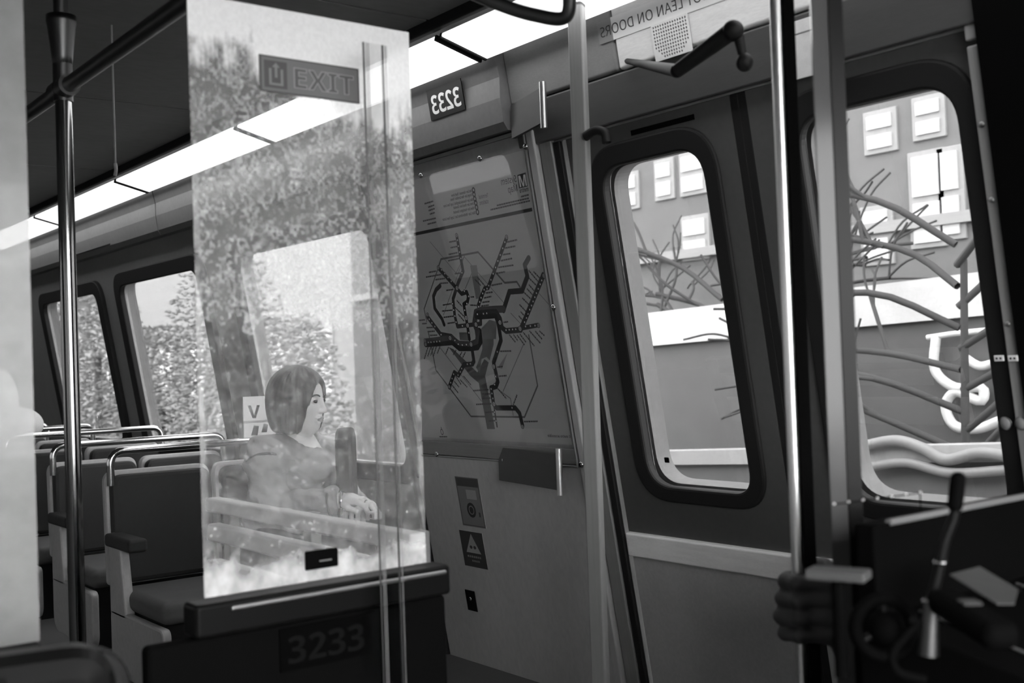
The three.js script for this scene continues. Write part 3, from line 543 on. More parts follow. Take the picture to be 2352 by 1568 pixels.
// black padded seat top in the left foreground
{
  const a = at(-60, 1490, 1.36), b = at(250, 1468, 1.43);
  const g = thing('foreground_seat', 'black padded seat top in the bottom left foreground', 'seat', V(a.x, 0, a.z));
  const d = b.clone().sub(a), len = Math.hypot(d.x, d.z);
  g.rotation.y = Math.atan2(-d.z, d.x);
  mesh('backrest', ext(rrShape(0, len, 0.1, a.y, [0.02, 0.02, 0.06, 0.02]), 0.09, 0.03), M.blackGloss, g);
  mesh('frame', ext(rrShape(-0.02, len + 0.03, 0.05, a.y - 0.02, [0.02, 0.02, 0.07, 0.02]), 0.04, 0.012, -0.05), M.rubber, g);
}

// ---------------------------------------------------------------- boards standing in for bright track bands outside, before the person
{
  const z = -1.25;
  const g = thing('track_band_boards', 'pale boards standing in for bright track bands outside, before the seated person', 'barrier', V(-2.48, 0, z));
  const rows = [[1137, 1168], [1195, 1232], [1275, 1345]];
  for (const [t, b] of rows) {
    const y1 = onZ(465, t, z).y, y0 = onZ(465, b, z).y;
    mesh('board', rbox(-0.49, 0.54, y0, y1, -0.02, 0.02, 0.006), M.pale, g);
  }
  for (const x of [-0.45, 0.02, 0.49]) mesh('upright', rbox(x - 0.02, x + 0.02, 0, onZ(465, 1140, z).y, -0.05, -0.02, 0.004), M.midGrey, g);
}
{ // dark rounded seat edge before the person
  const p = at(800, 1210, 3.95), t = at(800, 981, 3.95);
  const g = thing('padded_post', 'dark padded post with rounded top beside the seated person', 'post', V(p.x, 0, p.z)); g.rotation.y = -0.66;
  { const q = new THREE.Shape(); q.moveTo(-0.06, 0.35); q.lineTo(0.06, 0.35); q.lineTo(0.06, t.y - 0.05); q.absellipse(0, t.y - 0.05, 0.06, 0.05, 0, Math.PI, false, 0); q.closePath(); mesh('pad', ext(q, 0.06, 0.012, -0.03), M.seatDark, g); }
  mesh('stem', rod(V(0, 0, 0), V(0, 0.36, 0), 0.02), M.darkSteel, g);
}

// ---------------------------------------------------------------- person
function sdfMesh(dist, lo, hi, cell) {
  const size = hi.clone().sub(lo), c = lo.clone().add(hi).multiplyScalar(0.5), half = Math.max(size.x, size.y, size.z) / 2, res = Math.min(120, Math.ceil(2 * half / cell) + 6), s = half * res / (res - 6);
  const mc = new MarchingCubes(res, new THREE.MeshBasicMaterial(), false, false, 200000); mc.isolation = 0;
  const p = V(0, 0, 0), hs = res / 2;
  for (let k = 0; k < res; k++) for (let j = 0; j < res; j++) for (let i = 0; i < res; i++) { p.set(c.x + (i - hs) / hs * s, c.y + (j - hs) / hs * s, c.z + (k - hs) / hs * s); mc.field[i + j * res + k * res * res] = -dist(p); }
  mc.update();
  const n = mc.count * 3, pos = new Float32Array(n), nor = new Float32Array(n);
  for (let i = 0; i < n; i += 3) { pos[i] = c.x + mc.positionArray[i] * s; pos[i + 1] = c.y + mc.positionArray[i + 1] * s; pos[i + 2] = c.z + mc.positionArray[i + 2] * s; }
  for (let i = 0; i < n; i++) nor[i] = mc.normalArray[i];
  const g = new THREE.BufferGeometry(); g.setAttribute('position', new THREE.BufferAttribute(pos, 3)); g.setAttribute('normal', new THREE.BufferAttribute(nor, 3));
  const m = mergeVertices(g.deleteAttribute('normal'), 1e-5); m.computeVertexNormals();
  return m;
}
const T1 = V(0, 0, 0), T2 = V(0, 0, 0);
const cap = (p, a, b, ra, rb) => { T1.copy(p).sub(a); T2.copy(b).sub(a); const h = Math.max(0, Math.min(1, T1.dot(T2) / T2.lengthSq())); return T1.addScaledVector(T2, -h).length() - (ra + (rb - ra) * h); };
const smin = (a, b, k) => { const h = Math.max(k - Math.abs(a - b), 0) / k; return Math.min(a, b) - h * h * k / 4; };
const smax = (a, b, k) => -smin(-a, -b, k);
{
  const J = { head: at(690, 922, 4.1), chest: at(688, 1085, 4.12), belly: at(662, 1180, 4.14), hip: at(640, 1262, 4.14), shR: at(612, 1048, 4.0), shL: at(762, 1042, 4.26), elR: at(612, 1162, 3.88), wrR: at(786, 1149, 3.86), elL: at(790, 1150, 4.28), wrL: at(815, 1168, 3.98) };
  const base = V(J.hip.x, 0, J.hip.z), R = (p) => p.clone().sub(base);
  for (const k in J) J[k] = R(J[k]);
  const g = thing('person', 'person with dark bobbed hair and pale jacket sitting behind the glass pane', 'person', base);
  // head frame: facing +x and a little to the window
  const fa = 0.60, F = V(Math.cos(fa), -0.05, -Math.sin(fa)).normalize(), Rt = V(0, 1, 0).cross(F).normalize().negate(), Up = Rt.clone().cross(F).negate().normalize();
  if (Up.y < 0) Up.negate();
  const Lf = Up.clone().cross(F).normalize();   // towards the window side or the aisle
  const H = J.head, hp = (f, l, u) => H.clone().addScaledVector(F, f).addScaledVector(Lf, l).addScaledVector(Up, u);
  const loc = (p) => { const d = p.clone().sub(H); return V(d.dot(F), d.dot(Lf), d.dot(Up)); };
  const ell = (q, c, r) => { const k = Math.hypot((q.x - c[0]) / r[0], (q.y - c[1]) / r[1], (q.z - c[2]) / r[2]); return (k - 1) * Math.min(...r); };
  const headD = (p) => {
    const q = loc(p);
    let d = ell(q, [-0.012, 0, 0.03], [0.092, 0.074, 0.085]);
    d = smin(d, ell(q, [0.022, 0, -0.035], [0.060, 0.055, 0.072]), 0.03);         // face
    d = smin(d, ell(q, [0.045, 0, -0.092], [0.024, 0.026, 0.020]), 0.03);         // chin
    for (const s of [-1, 1]) { d = smin(d, ell(q, [0.048, s * 0.036, -0.020], [0.028, 0.024, 0.022]), 0.02); d = smax(d, -ell(q, [0.092, s * 0.032, 0.006], [0.018, 0.020, 0.011]), 0.012); d = smin(d, ell(q, [0.068, s * 0.032, 0.004], [0.013, 0.015, 0.010]), 0.006); d = smin(d, ell(q, [-0.01, s * 0.074, -0.012], [0.018, 0.008, 0.028]), 0.008); }
    const a = hp(0.080, 0, 0.012), b = hp(0.096, 0, -0.028);
    d = smin(d, cap(p, a, b, 0.007, 0.011), 0.012);                               // nose
    for (const s of [-1, 1]) d = smin(d, ell(q, [0.086, s * 0.011, -0.031], [0.010, 0.008, 0.007]), 0.006);
    d = smin(d, ell(q, [0.079, 0, -0.056], [0.011, 0.022, 0.006]), 0.006); d = smin(d, ell(q, [0.077, 0, -0.067], [0.011, 0.019, 0.007]), 0.006);
    return d;
  };
  const neck0 = hp(-0.01, 0, -0.06), neck1 = J.chest.clone().lerp(J.shR.clone().add(J.shL).multiplyScalar(0.5), 0.6).add(V(0, 0.05, 0));
  const kn = (s) => J.hip.clone().add(V(0.40, 0.02, s * 0.09)), an = (s) => V(J.hip.x + 0.42, 0.08, J.hip.z + s * 0.09);
  const bodyD = (p, k = 0) => {
    let d = cap(p, J.chest, J.belly, 0.105, 0.10); d = smin(d, cap(p, J.belly, J.hip, 0.10, 0.125), 0.06);
    d = smin(d, cap(p, J.shR, J.shL, 0.058, 0.058), 0.08);
    d = smin(d, cap(p, neck0, neck1, 0.044, 0.055), 0.03);
    for (const s of [-1, 1]) { const hipS = J.hip.clone().add(V(0.02, 0, s * 0.075)); d = smin(d, cap(p, hipS, kn(s), 0.080, 0.056), 0.05); d = smin(d, cap(p, kn(s), an(s), 0.052, 0.036), 0.02); d = smin(d, cap(p, an(s), an(s).add(V(0.14, -0.045, 0)), 0.036, 0.03), 0.02); }
    d = smin(d, armD(p), 0.04); return d - k;
  };
  const armD = (p) => { let d = cap(p, J.shR, J.elR, 0.052, 0.043); d = smin(d, cap(p, J.elR, J.wrR, 0.042, 0.027), 0.025); let e = cap(p, J.shL, J.elL, 0.052, 0.043); e = smin(e, cap(p, J.elL, J.wrL, 0.042, 0.027), 0.025); return Math.min(d, e); };
  // right hand, relaxed, knuckles up, fingers forward and curled
  const hx = at(876, 1160, 3.80).sub(base).sub(J.wrR).normalize(), hs = V(0, 1, 0).cross(hx).normalize(), hu = hx.clone().cross(hs).normalize();
  const hand = (o, x, s, u) => { const W = (a, b, c) => o.clone().addScaledVector(x, a).addScaledVector(s, b).addScaledVector(u, c); const ch = [];
    ch.push([W(0, 0, 0), W(0.035, 0, 0.004), 0.022, 0.024], [W(0.03, -0.022, 0.003), W(0.075, -0.026, 0.008), 0.016, 0.012], [W(0.03, 0.022, 0.003), W(0.07, 0.027, 0.004), 0.016, 0.011], [W(0.03, 0, 0.004), W(0.078, 0, 0.008), 0.02, 0.013]);
    [[-0.028, 0.070, 0.036], [-0.010, 0.078, 0.042], [0.010, 0.076, 0.040], [0.027, 0.068, 0.032]].forEach(([b, a, L]) => { const k0 = W(a, b, 0.008), k1 = W(a + L, b * 1.08, -0.004), k2 = W(a + L * 1.45, b * 1.1, -0.026), k3 = W(a + L * 1.4, b * 1.1, -0.044); ch.push([k0, k1, 0.0105, 0.009], [k1, k2, 0.009, 0.0083], [k2, k3, 0.0083, 0.0075]); });
    ch.push([W(0.015, -0.02, -0.004), W(0.05, -0.045, -0.014), 0.014, 0.0105], [W(0.05, -0.045, -0.014), W(0.085, -0.042, -0.022), 0.010, 0.008]);
    return ch; };
  const chR = hand(J.wrR, hx, hs, hu), chL = hand(J.wrL, V(0.85, 0.05, 0.5).normalize(), V(0, 1, 0).cross(V(0.85, 0.05, 0.5)).normalize(), V(0, 1, 0));
  const handD = (ch) => (p) => { let d = 9; ch.forEach(([a, b, ra, rb], i) => { const e = cap(p, a, b, ra, rb); d = i < 4 ? smin(d, e, 0.015) : smin(d, e, 0.005); }); return d; };
  const bb = (pts, m) => { const lo = V(9, 9, 9), hi = V(-9, -9, -9); for (const p of pts) { lo.min(p); hi.max(p); } return [lo.subScalar(m), hi.addScalar(m)]; };
  const skin = G(0.68, { roughness: 0.5 }), hairM = G(0.010, { roughness: 0.5, specularIntensity: 0.5 }), jacketM = P(0.34, { roughness: 0.85 }), trousersM = P(0.06, { roughness: 0.85 });
  const hb = bb([hp(-0.12, -0.1, -0.15), hp(0.12, 0.1, 0.13), hp(0.12, -0.1, -0.15), hp(-0.12, 0.1, 0.13), neck1], 0.02);
  const headG = sdfMesh((p) => smin(headD(p), cap(p, neck0, neck1, 0.044, 0.055), 0.025), hb[0], hb[1], 0.0034);
  const r1 = bb(chR.flatMap((c) => [c[0], c[1]]), 0.03), r2 = bb(chL.flatMap((c) => [c[0], c[1]]), 0.03);
  const bodyBox = bb([...Object.values(J), an(1), an(-1), kn(1), kn(-1)], 0.16);
  const bodyG = sdfMesh((p) => bodyD(p), bodyBox[0], bodyBox[1], 0.012);
  mesh('body', mergeGeometries([bodyG, headG, sdfMesh(handD(chR), r1[0], r1[1], 0.003), sdfMesh(handD(chL), r2[0], r2[1], 0.003)]), skin, g);
  // jacket with open collar, ending at the wrists and below the waist
  const wob = noise2(91);
  const jb = bb([J.head, J.shR, J.shL, J.elR, J.elL, J.wrR, J.wrL, J.hip], 0.17);
  const collar = neck1.clone().add(V(0.0, 0.035, 0));
  mesh('jacket', sdfMesh((p) => {
    let d = cap(p, J.chest, J.belly, 0.118, 0.125); d = smin(d, cap(p, J.belly, J.hip, 0.12, 0.14), 0.06); d = smin(d, cap(p, J.shR, J.shL, 0.066, 0.066), 0.08);
    d = smin(d, cap(p, neck1, collar, 0.07, 0.066), 0.03);
    let a = cap(p, J.shR, J.elR, 0.068, 0.062); a = smin(a, cap(p, J.elR, J.wrR, 0.058, 0.042), 0.03); let b = cap(p, J.shL, J.elL, 0.068, 0.06); b = smin(b, cap(p, J.elL, J.wrL, 0.056, 0.042), 0.03);
    d = smin(d, Math.min(a, b), 0.010);
    d += 0.045 * (fbm(wob, (p.x + p.y * 0.9) * 17, (p.z * 0.7 - p.y) * 17, 2) - 0.5);                                // folds
    d = smax(d, J.hip.y - 0.09 - p.y, 0.01);
    d = smax(d, cap(p, collar.clone().add(V(0.03, -0.02, 0)), collar.clone().add(V(0.0, 0.2, 0)), 0.050, 0.075) * -1, 0.008);
    for (const [w, e] of [[J.wrR, J.elR], [J.wrL, J.elL]]) { const n = w.clone().sub(e).normalize(), t = p.clone().sub(w).dot(n) + 0.012; if (p.distanceTo(w) < 0.13) d = smax(d, t, 0.006); }
    return d;
  }, jb[0], jb[1], 0.0095), jacketM, g);
  const seamM = P(0.10, { roughness: 0.9 }), armDir = J.elR.clone().sub(J.shR).normalize();
  mesh('sleeve_seam', new THREE.TorusGeometry(0.070, 0.0045, 10, 40).applyQuaternion(new THREE.Quaternion().setFromUnitVectors(V(0, 0, 1), armDir)).translate(...J.shR.clone().lerp(J.elR, 0.16).toArray()), seamM, g);
  mesh('sleeve_seam', new THREE.TorusGeometry(0.0445, 0.004, 10, 40).applyQuaternion(new THREE.Quaternion().setFromUnitVectors(V(0, 0, 1), J.wrR.clone().sub(J.elR).normalize())).translate(...J.wrR.clone().lerp(J.elR, 0.16).toArray()), seamM, g);
  mesh('trousers', sdfMesh((p) => { let d = 9; for (const s of [-1, 1]) { const hipS = J.hip.clone().add(V(0.02, 0, s * 0.075)); d = smin(d, cap(p, hipS, kn(s), 0.092, 0.070), 0.05); d = smin(d, cap(p, kn(s), an(s), 0.066, 0.055), 0.02); } d = smin(d, cap(p, J.belly, J.hip, 0.10, 0.135), 0.05); return smax(smax(d, J.belly.y - 0.03 - p.y > 0 ? -1 : p.y - J.belly.y + 0.03, 0.01), 0.09 - p.y, 0.01); }, bodyBox[0], bodyBox[1], 0.012), trousersM, g);
  // bobbed hair: cap of hair cut open before the face
  const hair = (p) => {
    const q = loc(p);
    let d = ell(q, [-0.014, 0, 0.034], [0.108, 0.092, 0.098]);
    d = smin(d, ell(q, [-0.045, 0, -0.035], [0.074, 0.092, 0.105]), 0.05);
    for (const s of [-1, 1]) d = smin(d, ell(q, [0.005, s * 0.072, -0.045], [0.050, 0.024, 0.085]), 0.03);
    const open = ell(q, [0.105, 0.0, -0.035], [0.088, 0.058, 0.112]);
    d = smax(d, -open, 0.012); d = smax(d, -0.118 - q.z, 0.02);
    return d + 0.004 * (fbm(wob, Math.atan2(q.y, q.x) * 14, q.z * 8, 2) - 0.5);
  };
  mesh('hair', sdfMesh(hair, hb[0].clone().subScalar(0.02), hb[1].clone().addScalar(0.02), 0.004), hairM, g);
  for (const s of [-1, 1]) {
    mesh('eye', new THREE.SphereGeometry(0.0105, 16, 12).scale(0.6, 1.3, 0.62).applyMatrix4(new THREE.Matrix4().makeBasis(F, Lf, Up)).translate(...hp(0.0765, s * 0.031, 0.004).toArray()), M.black, g);
    mesh('eyebrow', tube([hp(0.086, s * 0.016, 0.022), hp(0.083, s * 0.032, 0.027), hp(0.070, s * 0.048, 0.022)], 0.0032, 16, 8), hairM, g);
  }
  mesh('lips', mergeGeometries([tube([hp(0.078, -0.020, -0.061), hp(0.0885, -0.006, -0.057), hp(0.0885, 0.006, -0.057), hp(0.078, 0.020, -0.061)], 0.004, 20, 8), tube([hp(0.078, -0.018, -0.063), hp(0.087, 0, -0.067), hp(0.078, 0.018, -0.063)], 0.0045, 20, 8)]), G(0.24, { roughness: 0.45 }), g);
  mesh('wristband', new THREE.TorusGeometry(0.033, 0.006, 12, 36).applyQuaternion(new THREE.Quaternion().setFromUnitVectors(V(0, 0, 1), J.wrR.clone().sub(J.elR).normalize())).translate(...J.wrR.clone().addScaledVector(hx, 0.004).toArray()), M.chrome, g);
  mesh('finger_ring', new THREE.TorusGeometry(0.0105, 0.0022, 10, 24).applyQuaternion(new THREE.Quaternion().setFromUnitVectors(V(0, 0, 1), hx)).translate(...chR[7][0].clone().lerp(chR[7][1], 0.5).toArray()), M.chrome, g);
}
{ // pale cup lid by the hand
  const p = at(862, 1192, 3.72), g = thing('small_case', 'small white case beside the resting hand', 'case', p);
  mesh('case', rbox(-0.022, 0.022, 0, 0.026, -0.015, 0.015, 0.006), M.white, g);
  mesh('button', rod(V(0, 0.012, 0.014), V(0, 0.012, 0.0175), 0.006), M.midGrey, g);
}

// ---------------------------------------------------------------- right hand side: reflection strips, arm, desk, hand
{ // upright strips standing in for reflected door edges by the right pole
  const D = 1.62, a = at(1893, 800, D), b = at(1932, 800, D), c = at(1964, 800, D);
  const g = thing('reflection_strips', 'upright strips standing in for reflected door edges beside the right pole', 'glass panel', V(b.x, 0, b.z));
  g.rotation.y = Math.atan2(-(c.z - a.z), c.x - a.x);
  const w1 = a.distanceTo(b), w2 = b.distanceTo(c);
  mesh('pale_reflection', box(-w1, 0, 0.0, CEIL, -0.003, 0.003), G(0.13, { transmission: 0.42, roughness: 0.12, ior: 1.3 }), g);
  mesh('dark_reflection', box(0, w2, 0.0, CEIL, -0.006, 0.006), G(0.008, { transmission: 0.12, roughness: 0.3, ior: 1.2 }), g);
}
{ // swivel arm at the header
  const D = 2.2, p = [wp(...onWall(1440, 140, 0.02), 0.02), at(1555, 163, D + 0.1), at(1680, 72, D), at(1700, 75, D), at(1712, 130, D)];
  const g = thing('swivel_arm', 'black jointed arm with round knob hanging before the door header', 'arm', p[2].clone()), R = (q) => q.clone().sub(p[2]);
  mesh('lower_arm', rod(R(p[0]), R(p[1]), 0.007, 0.014), M.rubber, g);
  mesh('upper_arm', rod(R(p[1]), R(p[2]), 0.014, 0.018), M.rubber, g);
  mesh('elbow', new THREE.SphereGeometry(0.021, 20, 14).translate(0.004, 0, 0), M.rubber, g);
  mesh('drop_rod', rod(R(at(1697, 85, D)), R(at(1708, 140, D)), 0.011, 0.008), M.rubber, g);
  mesh('knob', new THREE.SphereGeometry(0.017, 18, 12).scale(1, 1.1, 1).translate(...R(at(1710, 143, D)).toArray()), M.rubber, g);
}
{ // control desk
  const x = -0.89, yT = onX(2000, 1195, x).y, zL = onX(1962, 1195, x).z, zR = -2.05;
  const g = thing('control_desk', 'black control desk with sloping top at the bottom right', 'desk', V(x, 0, zL));
  const W = zL - zR;
  const s = new THREE.Shape(); s.moveTo(0, 0); s.lineTo(0.62, 0); s.lineTo(0.62, yT - 0.30); s.lineTo(0.30, yT - 0.17); s.lineTo(0.03, yT - 0.115); s.lineTo(0.03, yT); s.lineTo(0, yT); s.closePath();
  mesh('body', ext(s, W, 0.004, -W), M.black, g);
  const zE = onX(1997, 1195, x).z - zL;
  mesh('front_edge', rod(V(0.028, yT, zE), V(0.028, yT, -W), 0.0045), M.midGrey, g);
  { const t0 = at(1925, 1318, 1.33).sub(g.position), tr = mesh('side_tray', rbox(-0.035, 0.035, -0.006, 0.006, -0.018, 0.018, 0.003), M.tray, g); tr.position.copy(t0); tr.rotation.set(0, 0.35, 0.0); mesh('tray_bracket', rod(t0.clone().add(V(0, -0.12, 0)), t0, 0.008), M.black, g); }
  const st = [0, 1, 2, 3, 4, 5, 6].map((k) => onX(1915 + k * 33, 1158 - k * 4.4, x - 0.015).sub(g.position));
  mesh('glint_rail', rod(st[0], st[6], 0.0009), M.black, g); mesh('glint_stay', rod(V(st[6].x, yT - 0.1, st[6].z), st[6], 0.0009), M.black, g);
  for (const q of st) mesh('glint_bead', new THREE.SphereGeometry(0.0017, 10, 8).translate(q.x + 0.0015, q.y + 0.001, q.z + 0.001), M.white, g);  // white beads stand in for glints of lights on the desk
  mesh('panel_frame', polyTube([V(0.05, yT - 0.114, -0.06), V(0.26, yT - 0.158, -0.06), V(0.26, yT - 0.158, -0.30), V(0.05, yT - 0.114, -0.30)], 0.02, 0.0018), M.steel, g);
  mesh('panel_frame', polyTube([V(0.05, yT - 0.114, -0.34), V(0.17, yT - 0.138, -0.34), V(0.17, yT - 0.138, -0.48), V(0.05, yT - 0.114, -0.48)], 0.02, 0.0018), M.steel, g);
  for (let i = 0; i < 6; i++) mesh('button', rod(V(0.07, yT - 0.117, -0.09 - i * 0.035), V(0.07, yT - 0.110, -0.09 - i * 0.035), 0.007), M.darkWall, g);
  for (let i = 0; i < 5; i++) mesh('lever_guard', rbox(0.36, 0.40, yT - 0.20, yT - 0.17, -0.12 - i * 0.06, -0.09 - i * 0.06, 0.006), M.rubber, g);
}
{ // gooseneck
  const D = 1.32, p = [[2128, 1405], [2138, 1378], [2152, 1330], [2160, 1290], [2170, 1245], [2190, 1190], [2195, 1160], [2197, 1130]].map(([a, b]) => at(a, b, D));
  const g = thing('gooseneck_microphone', 'slim black gooseneck microphone rising from the control desk', 'microphone', p[0].clone()), R = (q) => q.clone().sub(p[0]);
  mesh('neck', tube(p.map(R), 0.006, 60, 12), M.blackGloss, g);
  mesh('collar', rod(R(p[0]).add(V(0, -0.05, 0)), R(p[1]), 0.012, 0.009), M.darkSteel, g);
  mesh('head', new THREE.CapsuleGeometry(0.009, 0.03, 8, 16).applyQuaternion(new THREE.Quaternion().setFromUnitVectors(V(0, 1, 0), R(p[7]).sub(R(p[5])).normalize())).translate(...R(p[7]).toArray()), M.black, g);
  mesh('ring', new THREE.TorusGeometry(0.009, 0.002, 8, 24).rotateX(Math.PI / 2).translate(...R(p[1]).toArray()), M.chrome, g);
  mesh('ring', new THREE.TorusGeometry(0.0075, 0.0015, 8, 24).rotateX(Math.PI / 2).translate(...R(p[3]).toArray()), M.chrome, g);
}
{ // paper sheet on the desk
  const D = 1.36, c = [[2182, 1318], [2250, 1300], [2338, 1352], [2330, 1385], [2290, 1385]].map(([a, b], i) => at(a, b, D + [0.02, 0.06, 0.02, -0.03, -0.04][i]));
  const o = c[0].clone(), g = thing('paper_sheet', 'curled grey paper sheet lying on the control desk', 'paper', o);
  const s = [c[0], c[1], c[2], c[3], c[4]].map((q) => q.clone().sub(o)), pos = [], idx = [];
  for (const dy of [0, -0.002]) for (const q of s) pos.push(q.x, q.y + dy, q.z);
  idx.push(0, 1, 2, 0, 2, 4, 4, 2, 3, 5, 7, 6, 5, 9, 7, 9, 8, 7); for (let i = 0; i < 5; i++) { const j = (i + 1) % 5; idx.push(i, i + 5, j, j, i + 5, j + 5); }
  const ge = new THREE.BufferGeometry(); ge.setAttribute('position', new THREE.Float32BufferAttribute(pos, 3)); ge.setIndex(idx); ge.computeVertexNormals();
  const flat = ge.toNonIndexed(); flat.computeVertexNormals(); mesh('sheet', flat, M.paper, g);
}
{ // handset cradle and cable
  const D = 1.22, p = at(2230, 1450, D), g = thing('handset', 'black handset with coiled cable resting on the desk', 'handset', p);
  mesh('grip', rbox(-0.09, 0.09, 0, 0.03, -0.02, 0.02, 0.014), M.black, g).rotation.y = -0.7;
  const a = [[2125, 1560], [2060, 1540], [2050, 1500], [2080, 1460], [2105, 1430], [2085, 1420]].map(([u, v]) => at(u, v, D).sub(p));
  mesh('cable', tube(a, 0.005, 50, 10), M.black, g);
  mesh('label', rbox(-0.012, 0.012, 0.03, 0.033, -0.01, 0.01, 0.002), M.paper, g).rotation.y = -0.7;
}
{ // round horn under the tray
  const p = at(2030, 1440, 1.36), g = thing('round_knob', 'round black control wheel on the desk front', 'control', p);
  mesh('rim', new THREE.TorusGeometry(0.034, 0.008, 14, 40).rotateY(0.9), M.black, g);
  mesh('hub', new THREE.SphereGeometry(0.02, 18, 12), M.black, g);
  for (let i = 0; i < 3; i++) mesh('spoke', rod(V(0, 0, 0), V(0, Math.cos(i * 2.09) * 0.038, Math.sin(i * 2.09) * 0.038), 0.005).rotateY(0.9 - Math.PI / 2), M.blackGloss, g);
}
// fittings on the black panel at the right edge
for (const [px, py] of [[2310, 972], [2345, 972]]) { const [u, v] = onWall(px, py, 0.03), g = wallThing('panel_button', px < 2330 ? 'left round grey button on the black panel' : 'right round grey button on the black panel', 'button', u, v, 0.03, 'round panel buttons'); mesh('cap', new THREE.SphereGeometry(0.011, 18, 12).scale(1, 1.2, 0.6), M.midGrey, g); mesh('ring', new THREE.TorusGeometry(0.012, 0.002, 8, 24), M.darkSteel, g); }
for (const px of [2296, 2328]) { const [u, v] = onWall(px, 822, 0.03), g = wallThing('panel_socket', px < 2310 ? 'left small pale socket on the black panel' : 'right small pale socket on the black panel', 'socket', u, v, 0.03, 'pale panel sockets'); mesh('face', rbox(-0.010, 0.010, -0.006, 0.006, 0, 0.004, 0.001), M.white, g); for (const s of [-0.004, 0.004]) mesh('hole', rod(V(s, 0, 0.003), V(s, 0, 0.0046), 0.0022), M.black, g); }
{ // pale plate on the header standing in for a reflected lit panel
  const [u0, v0] = onWall(1842, 180, 0.03), [u1, v1] = onWall(1905, 24, 0.03), g = wallThing('reflection_plate', 'pale plate standing in for a reflected lit panel by the right pole', 'plate', (u0 + u1) / 2, v0, 0.029);
  mesh('plate', rbox(-(u1 - u0) / 2 - 0.02, (u1 - u0) / 2, 0, v1 - v0, 0, 0.004, 0.001), M.white, g);
  mesh('seam', rbox(-(u1 - u0) / 2 - 0.02, (u1 - u0) / 2, v1 - v0 - 0.03, v1 - v0 - 0.027, 0.0035, 0.0045, 0.0003), M.midGrey, g);
}
{ // gloved hand on the pole
  const c = V(RP.x, at(1829, 1388, 1.9).y, RP.z), g = thing('person', 'dark gloved hand of a person gripping the right pole', 'person', c.clone());
  const toCam = V(-c.x, 0, -c.z).normalize(), left = V(0, 1, 0).cross(toCam).normalize().negate();   // left as the camera sees it
  const W = (l, f, u) => V(0, u, 0).addScaledVector(left, l).addScaledVector(toCam, f), ch = [];
  for (let i = 0; i < 4; i++) { const y = 0.043 - i * 0.0285, r = 0.0145 - (i === 3 ? 0.002 : 0), s = i === 2 ? 0.006 : i === 0 ? -0.004 : 0.002; ch.push([W(-0.030, 0.026, y), W(0.012, 0.034, y), r, r], [W(0.012, 0.034, y), W(0.034 + s, 0.008, y - 0.002), r, r], [W(0.034 + s, 0.008, y - 0.002), W(0.028, -0.022, y - 0.004), r, r * 0.9], [W(0.028, -0.022, y - 0.004), W(0.006, -0.031, y - 0.004), r * 0.9, r * 0.8]); }
  ch.push([W(-0.034, 0.012, 0.036), W(-0.036, 0.012, -0.036), 0.024, 0.022], [W(-0.04, 0.0, 0.02), W(-0.03, -0.022, 0.058), 0.016, 0.014], [W(-0.03, -0.022, 0.058), W(-0.002, -0.031, 0.066), 0.014, 0.011], [W(-0.036, 0.010, -0.01), W(-0.08, 0.0, -0.075), 0.024, 0.028], [W(-0.08, 0.0, -0.075), W(-0.13, -0.04, -0.34), 0.038, 0.050]);
  const d = (p) => { let v = 9; ch.forEach(([a, b, ra, rb], i) => { const e = cap(p, a, b, ra, rb); v = i < 16 ? smin(v, e, i % 4 ? 0.006 : 0.003) : smin(v, e, 0.018); }); return Math.max(v, 0.0195 - Math.hypot(p.x, p.z)); };
  const lo = V(9, 9, 9), hi = V(-9, -9, -9); for (const k of ch) for (const q of [k[0], k[1]]) { lo.min(q); hi.max(q); }
  mesh('hand', sdfMesh(d, lo.subScalar(0.07), hi.addScalar(0.07), 0.0045), G(0.03, { roughness: 0.6 }), g);
}

// ---------------------------------------------------------------- outside
struct(mesh('ground', box(-80, 30, -1.12, -1.0, -60, 40), P(0.16)), 'grey ground beside the track', 'ground');
{
  const z = -9.2, g = thing('apartment_building', 'blurred building facade with bright tall windows seen through the doors', 'building', V(-7, -1, z));
  const wallM = P(0.155, { roughness: 0.9 }), skyPane = G(0.50, { roughness: 0.4 }), fr = P(0.3);  // pane tone stands in for bright sky reflected in the windows
  mesh('facade', box(-9, 7, 0, 9, -0.6, 0), wallM, g);
  const win = (x0, y0, x1, y1) => { const a = onZ(x0, y1, z + 0.02), b = onZ(x1, y0, z + 0.02); const w = mesh('window', rbox(a.x + 7 - 0.05, b.x + 7 + 0.05, a.y + 1 - 0.05, b.y + 1 + 0.05, -0.02, 0.03, 0.01), fr, g); mesh('pane', box(a.x + 7, b.x + 7, a.y + 1, (a.y + b.y) / 2 + 0.97, 0.02, 0.05), skyPane, w); mesh('pane', box(a.x + 7, b.x + 7, (a.y + b.y) / 2 + 1.03, b.y + 1, 0.02, 0.05), skyPane, w); };
  for (const r of [[1418, 402, 1460, 478], [1512, 372, 1540, 452], [1570, 352, 1614, 442], [1996, 258, 2048, 345], [2108, 225, 2158, 312], [2104, 352, 2156, 560], [2170, 345, 2200, 540], [1575, 500, 1620, 590], [1700, 380, 1740, 480], [1880, 280, 1906, 350], [1300, 420, 1340, 500], [1990, 480, 2040, 600]]) win(...r);
  for (const y of [3.3, 5.2, 6.6]) mesh('string_course', box(-9, 7, y, y + 0.10, 0, 0.08), fr, g);
}
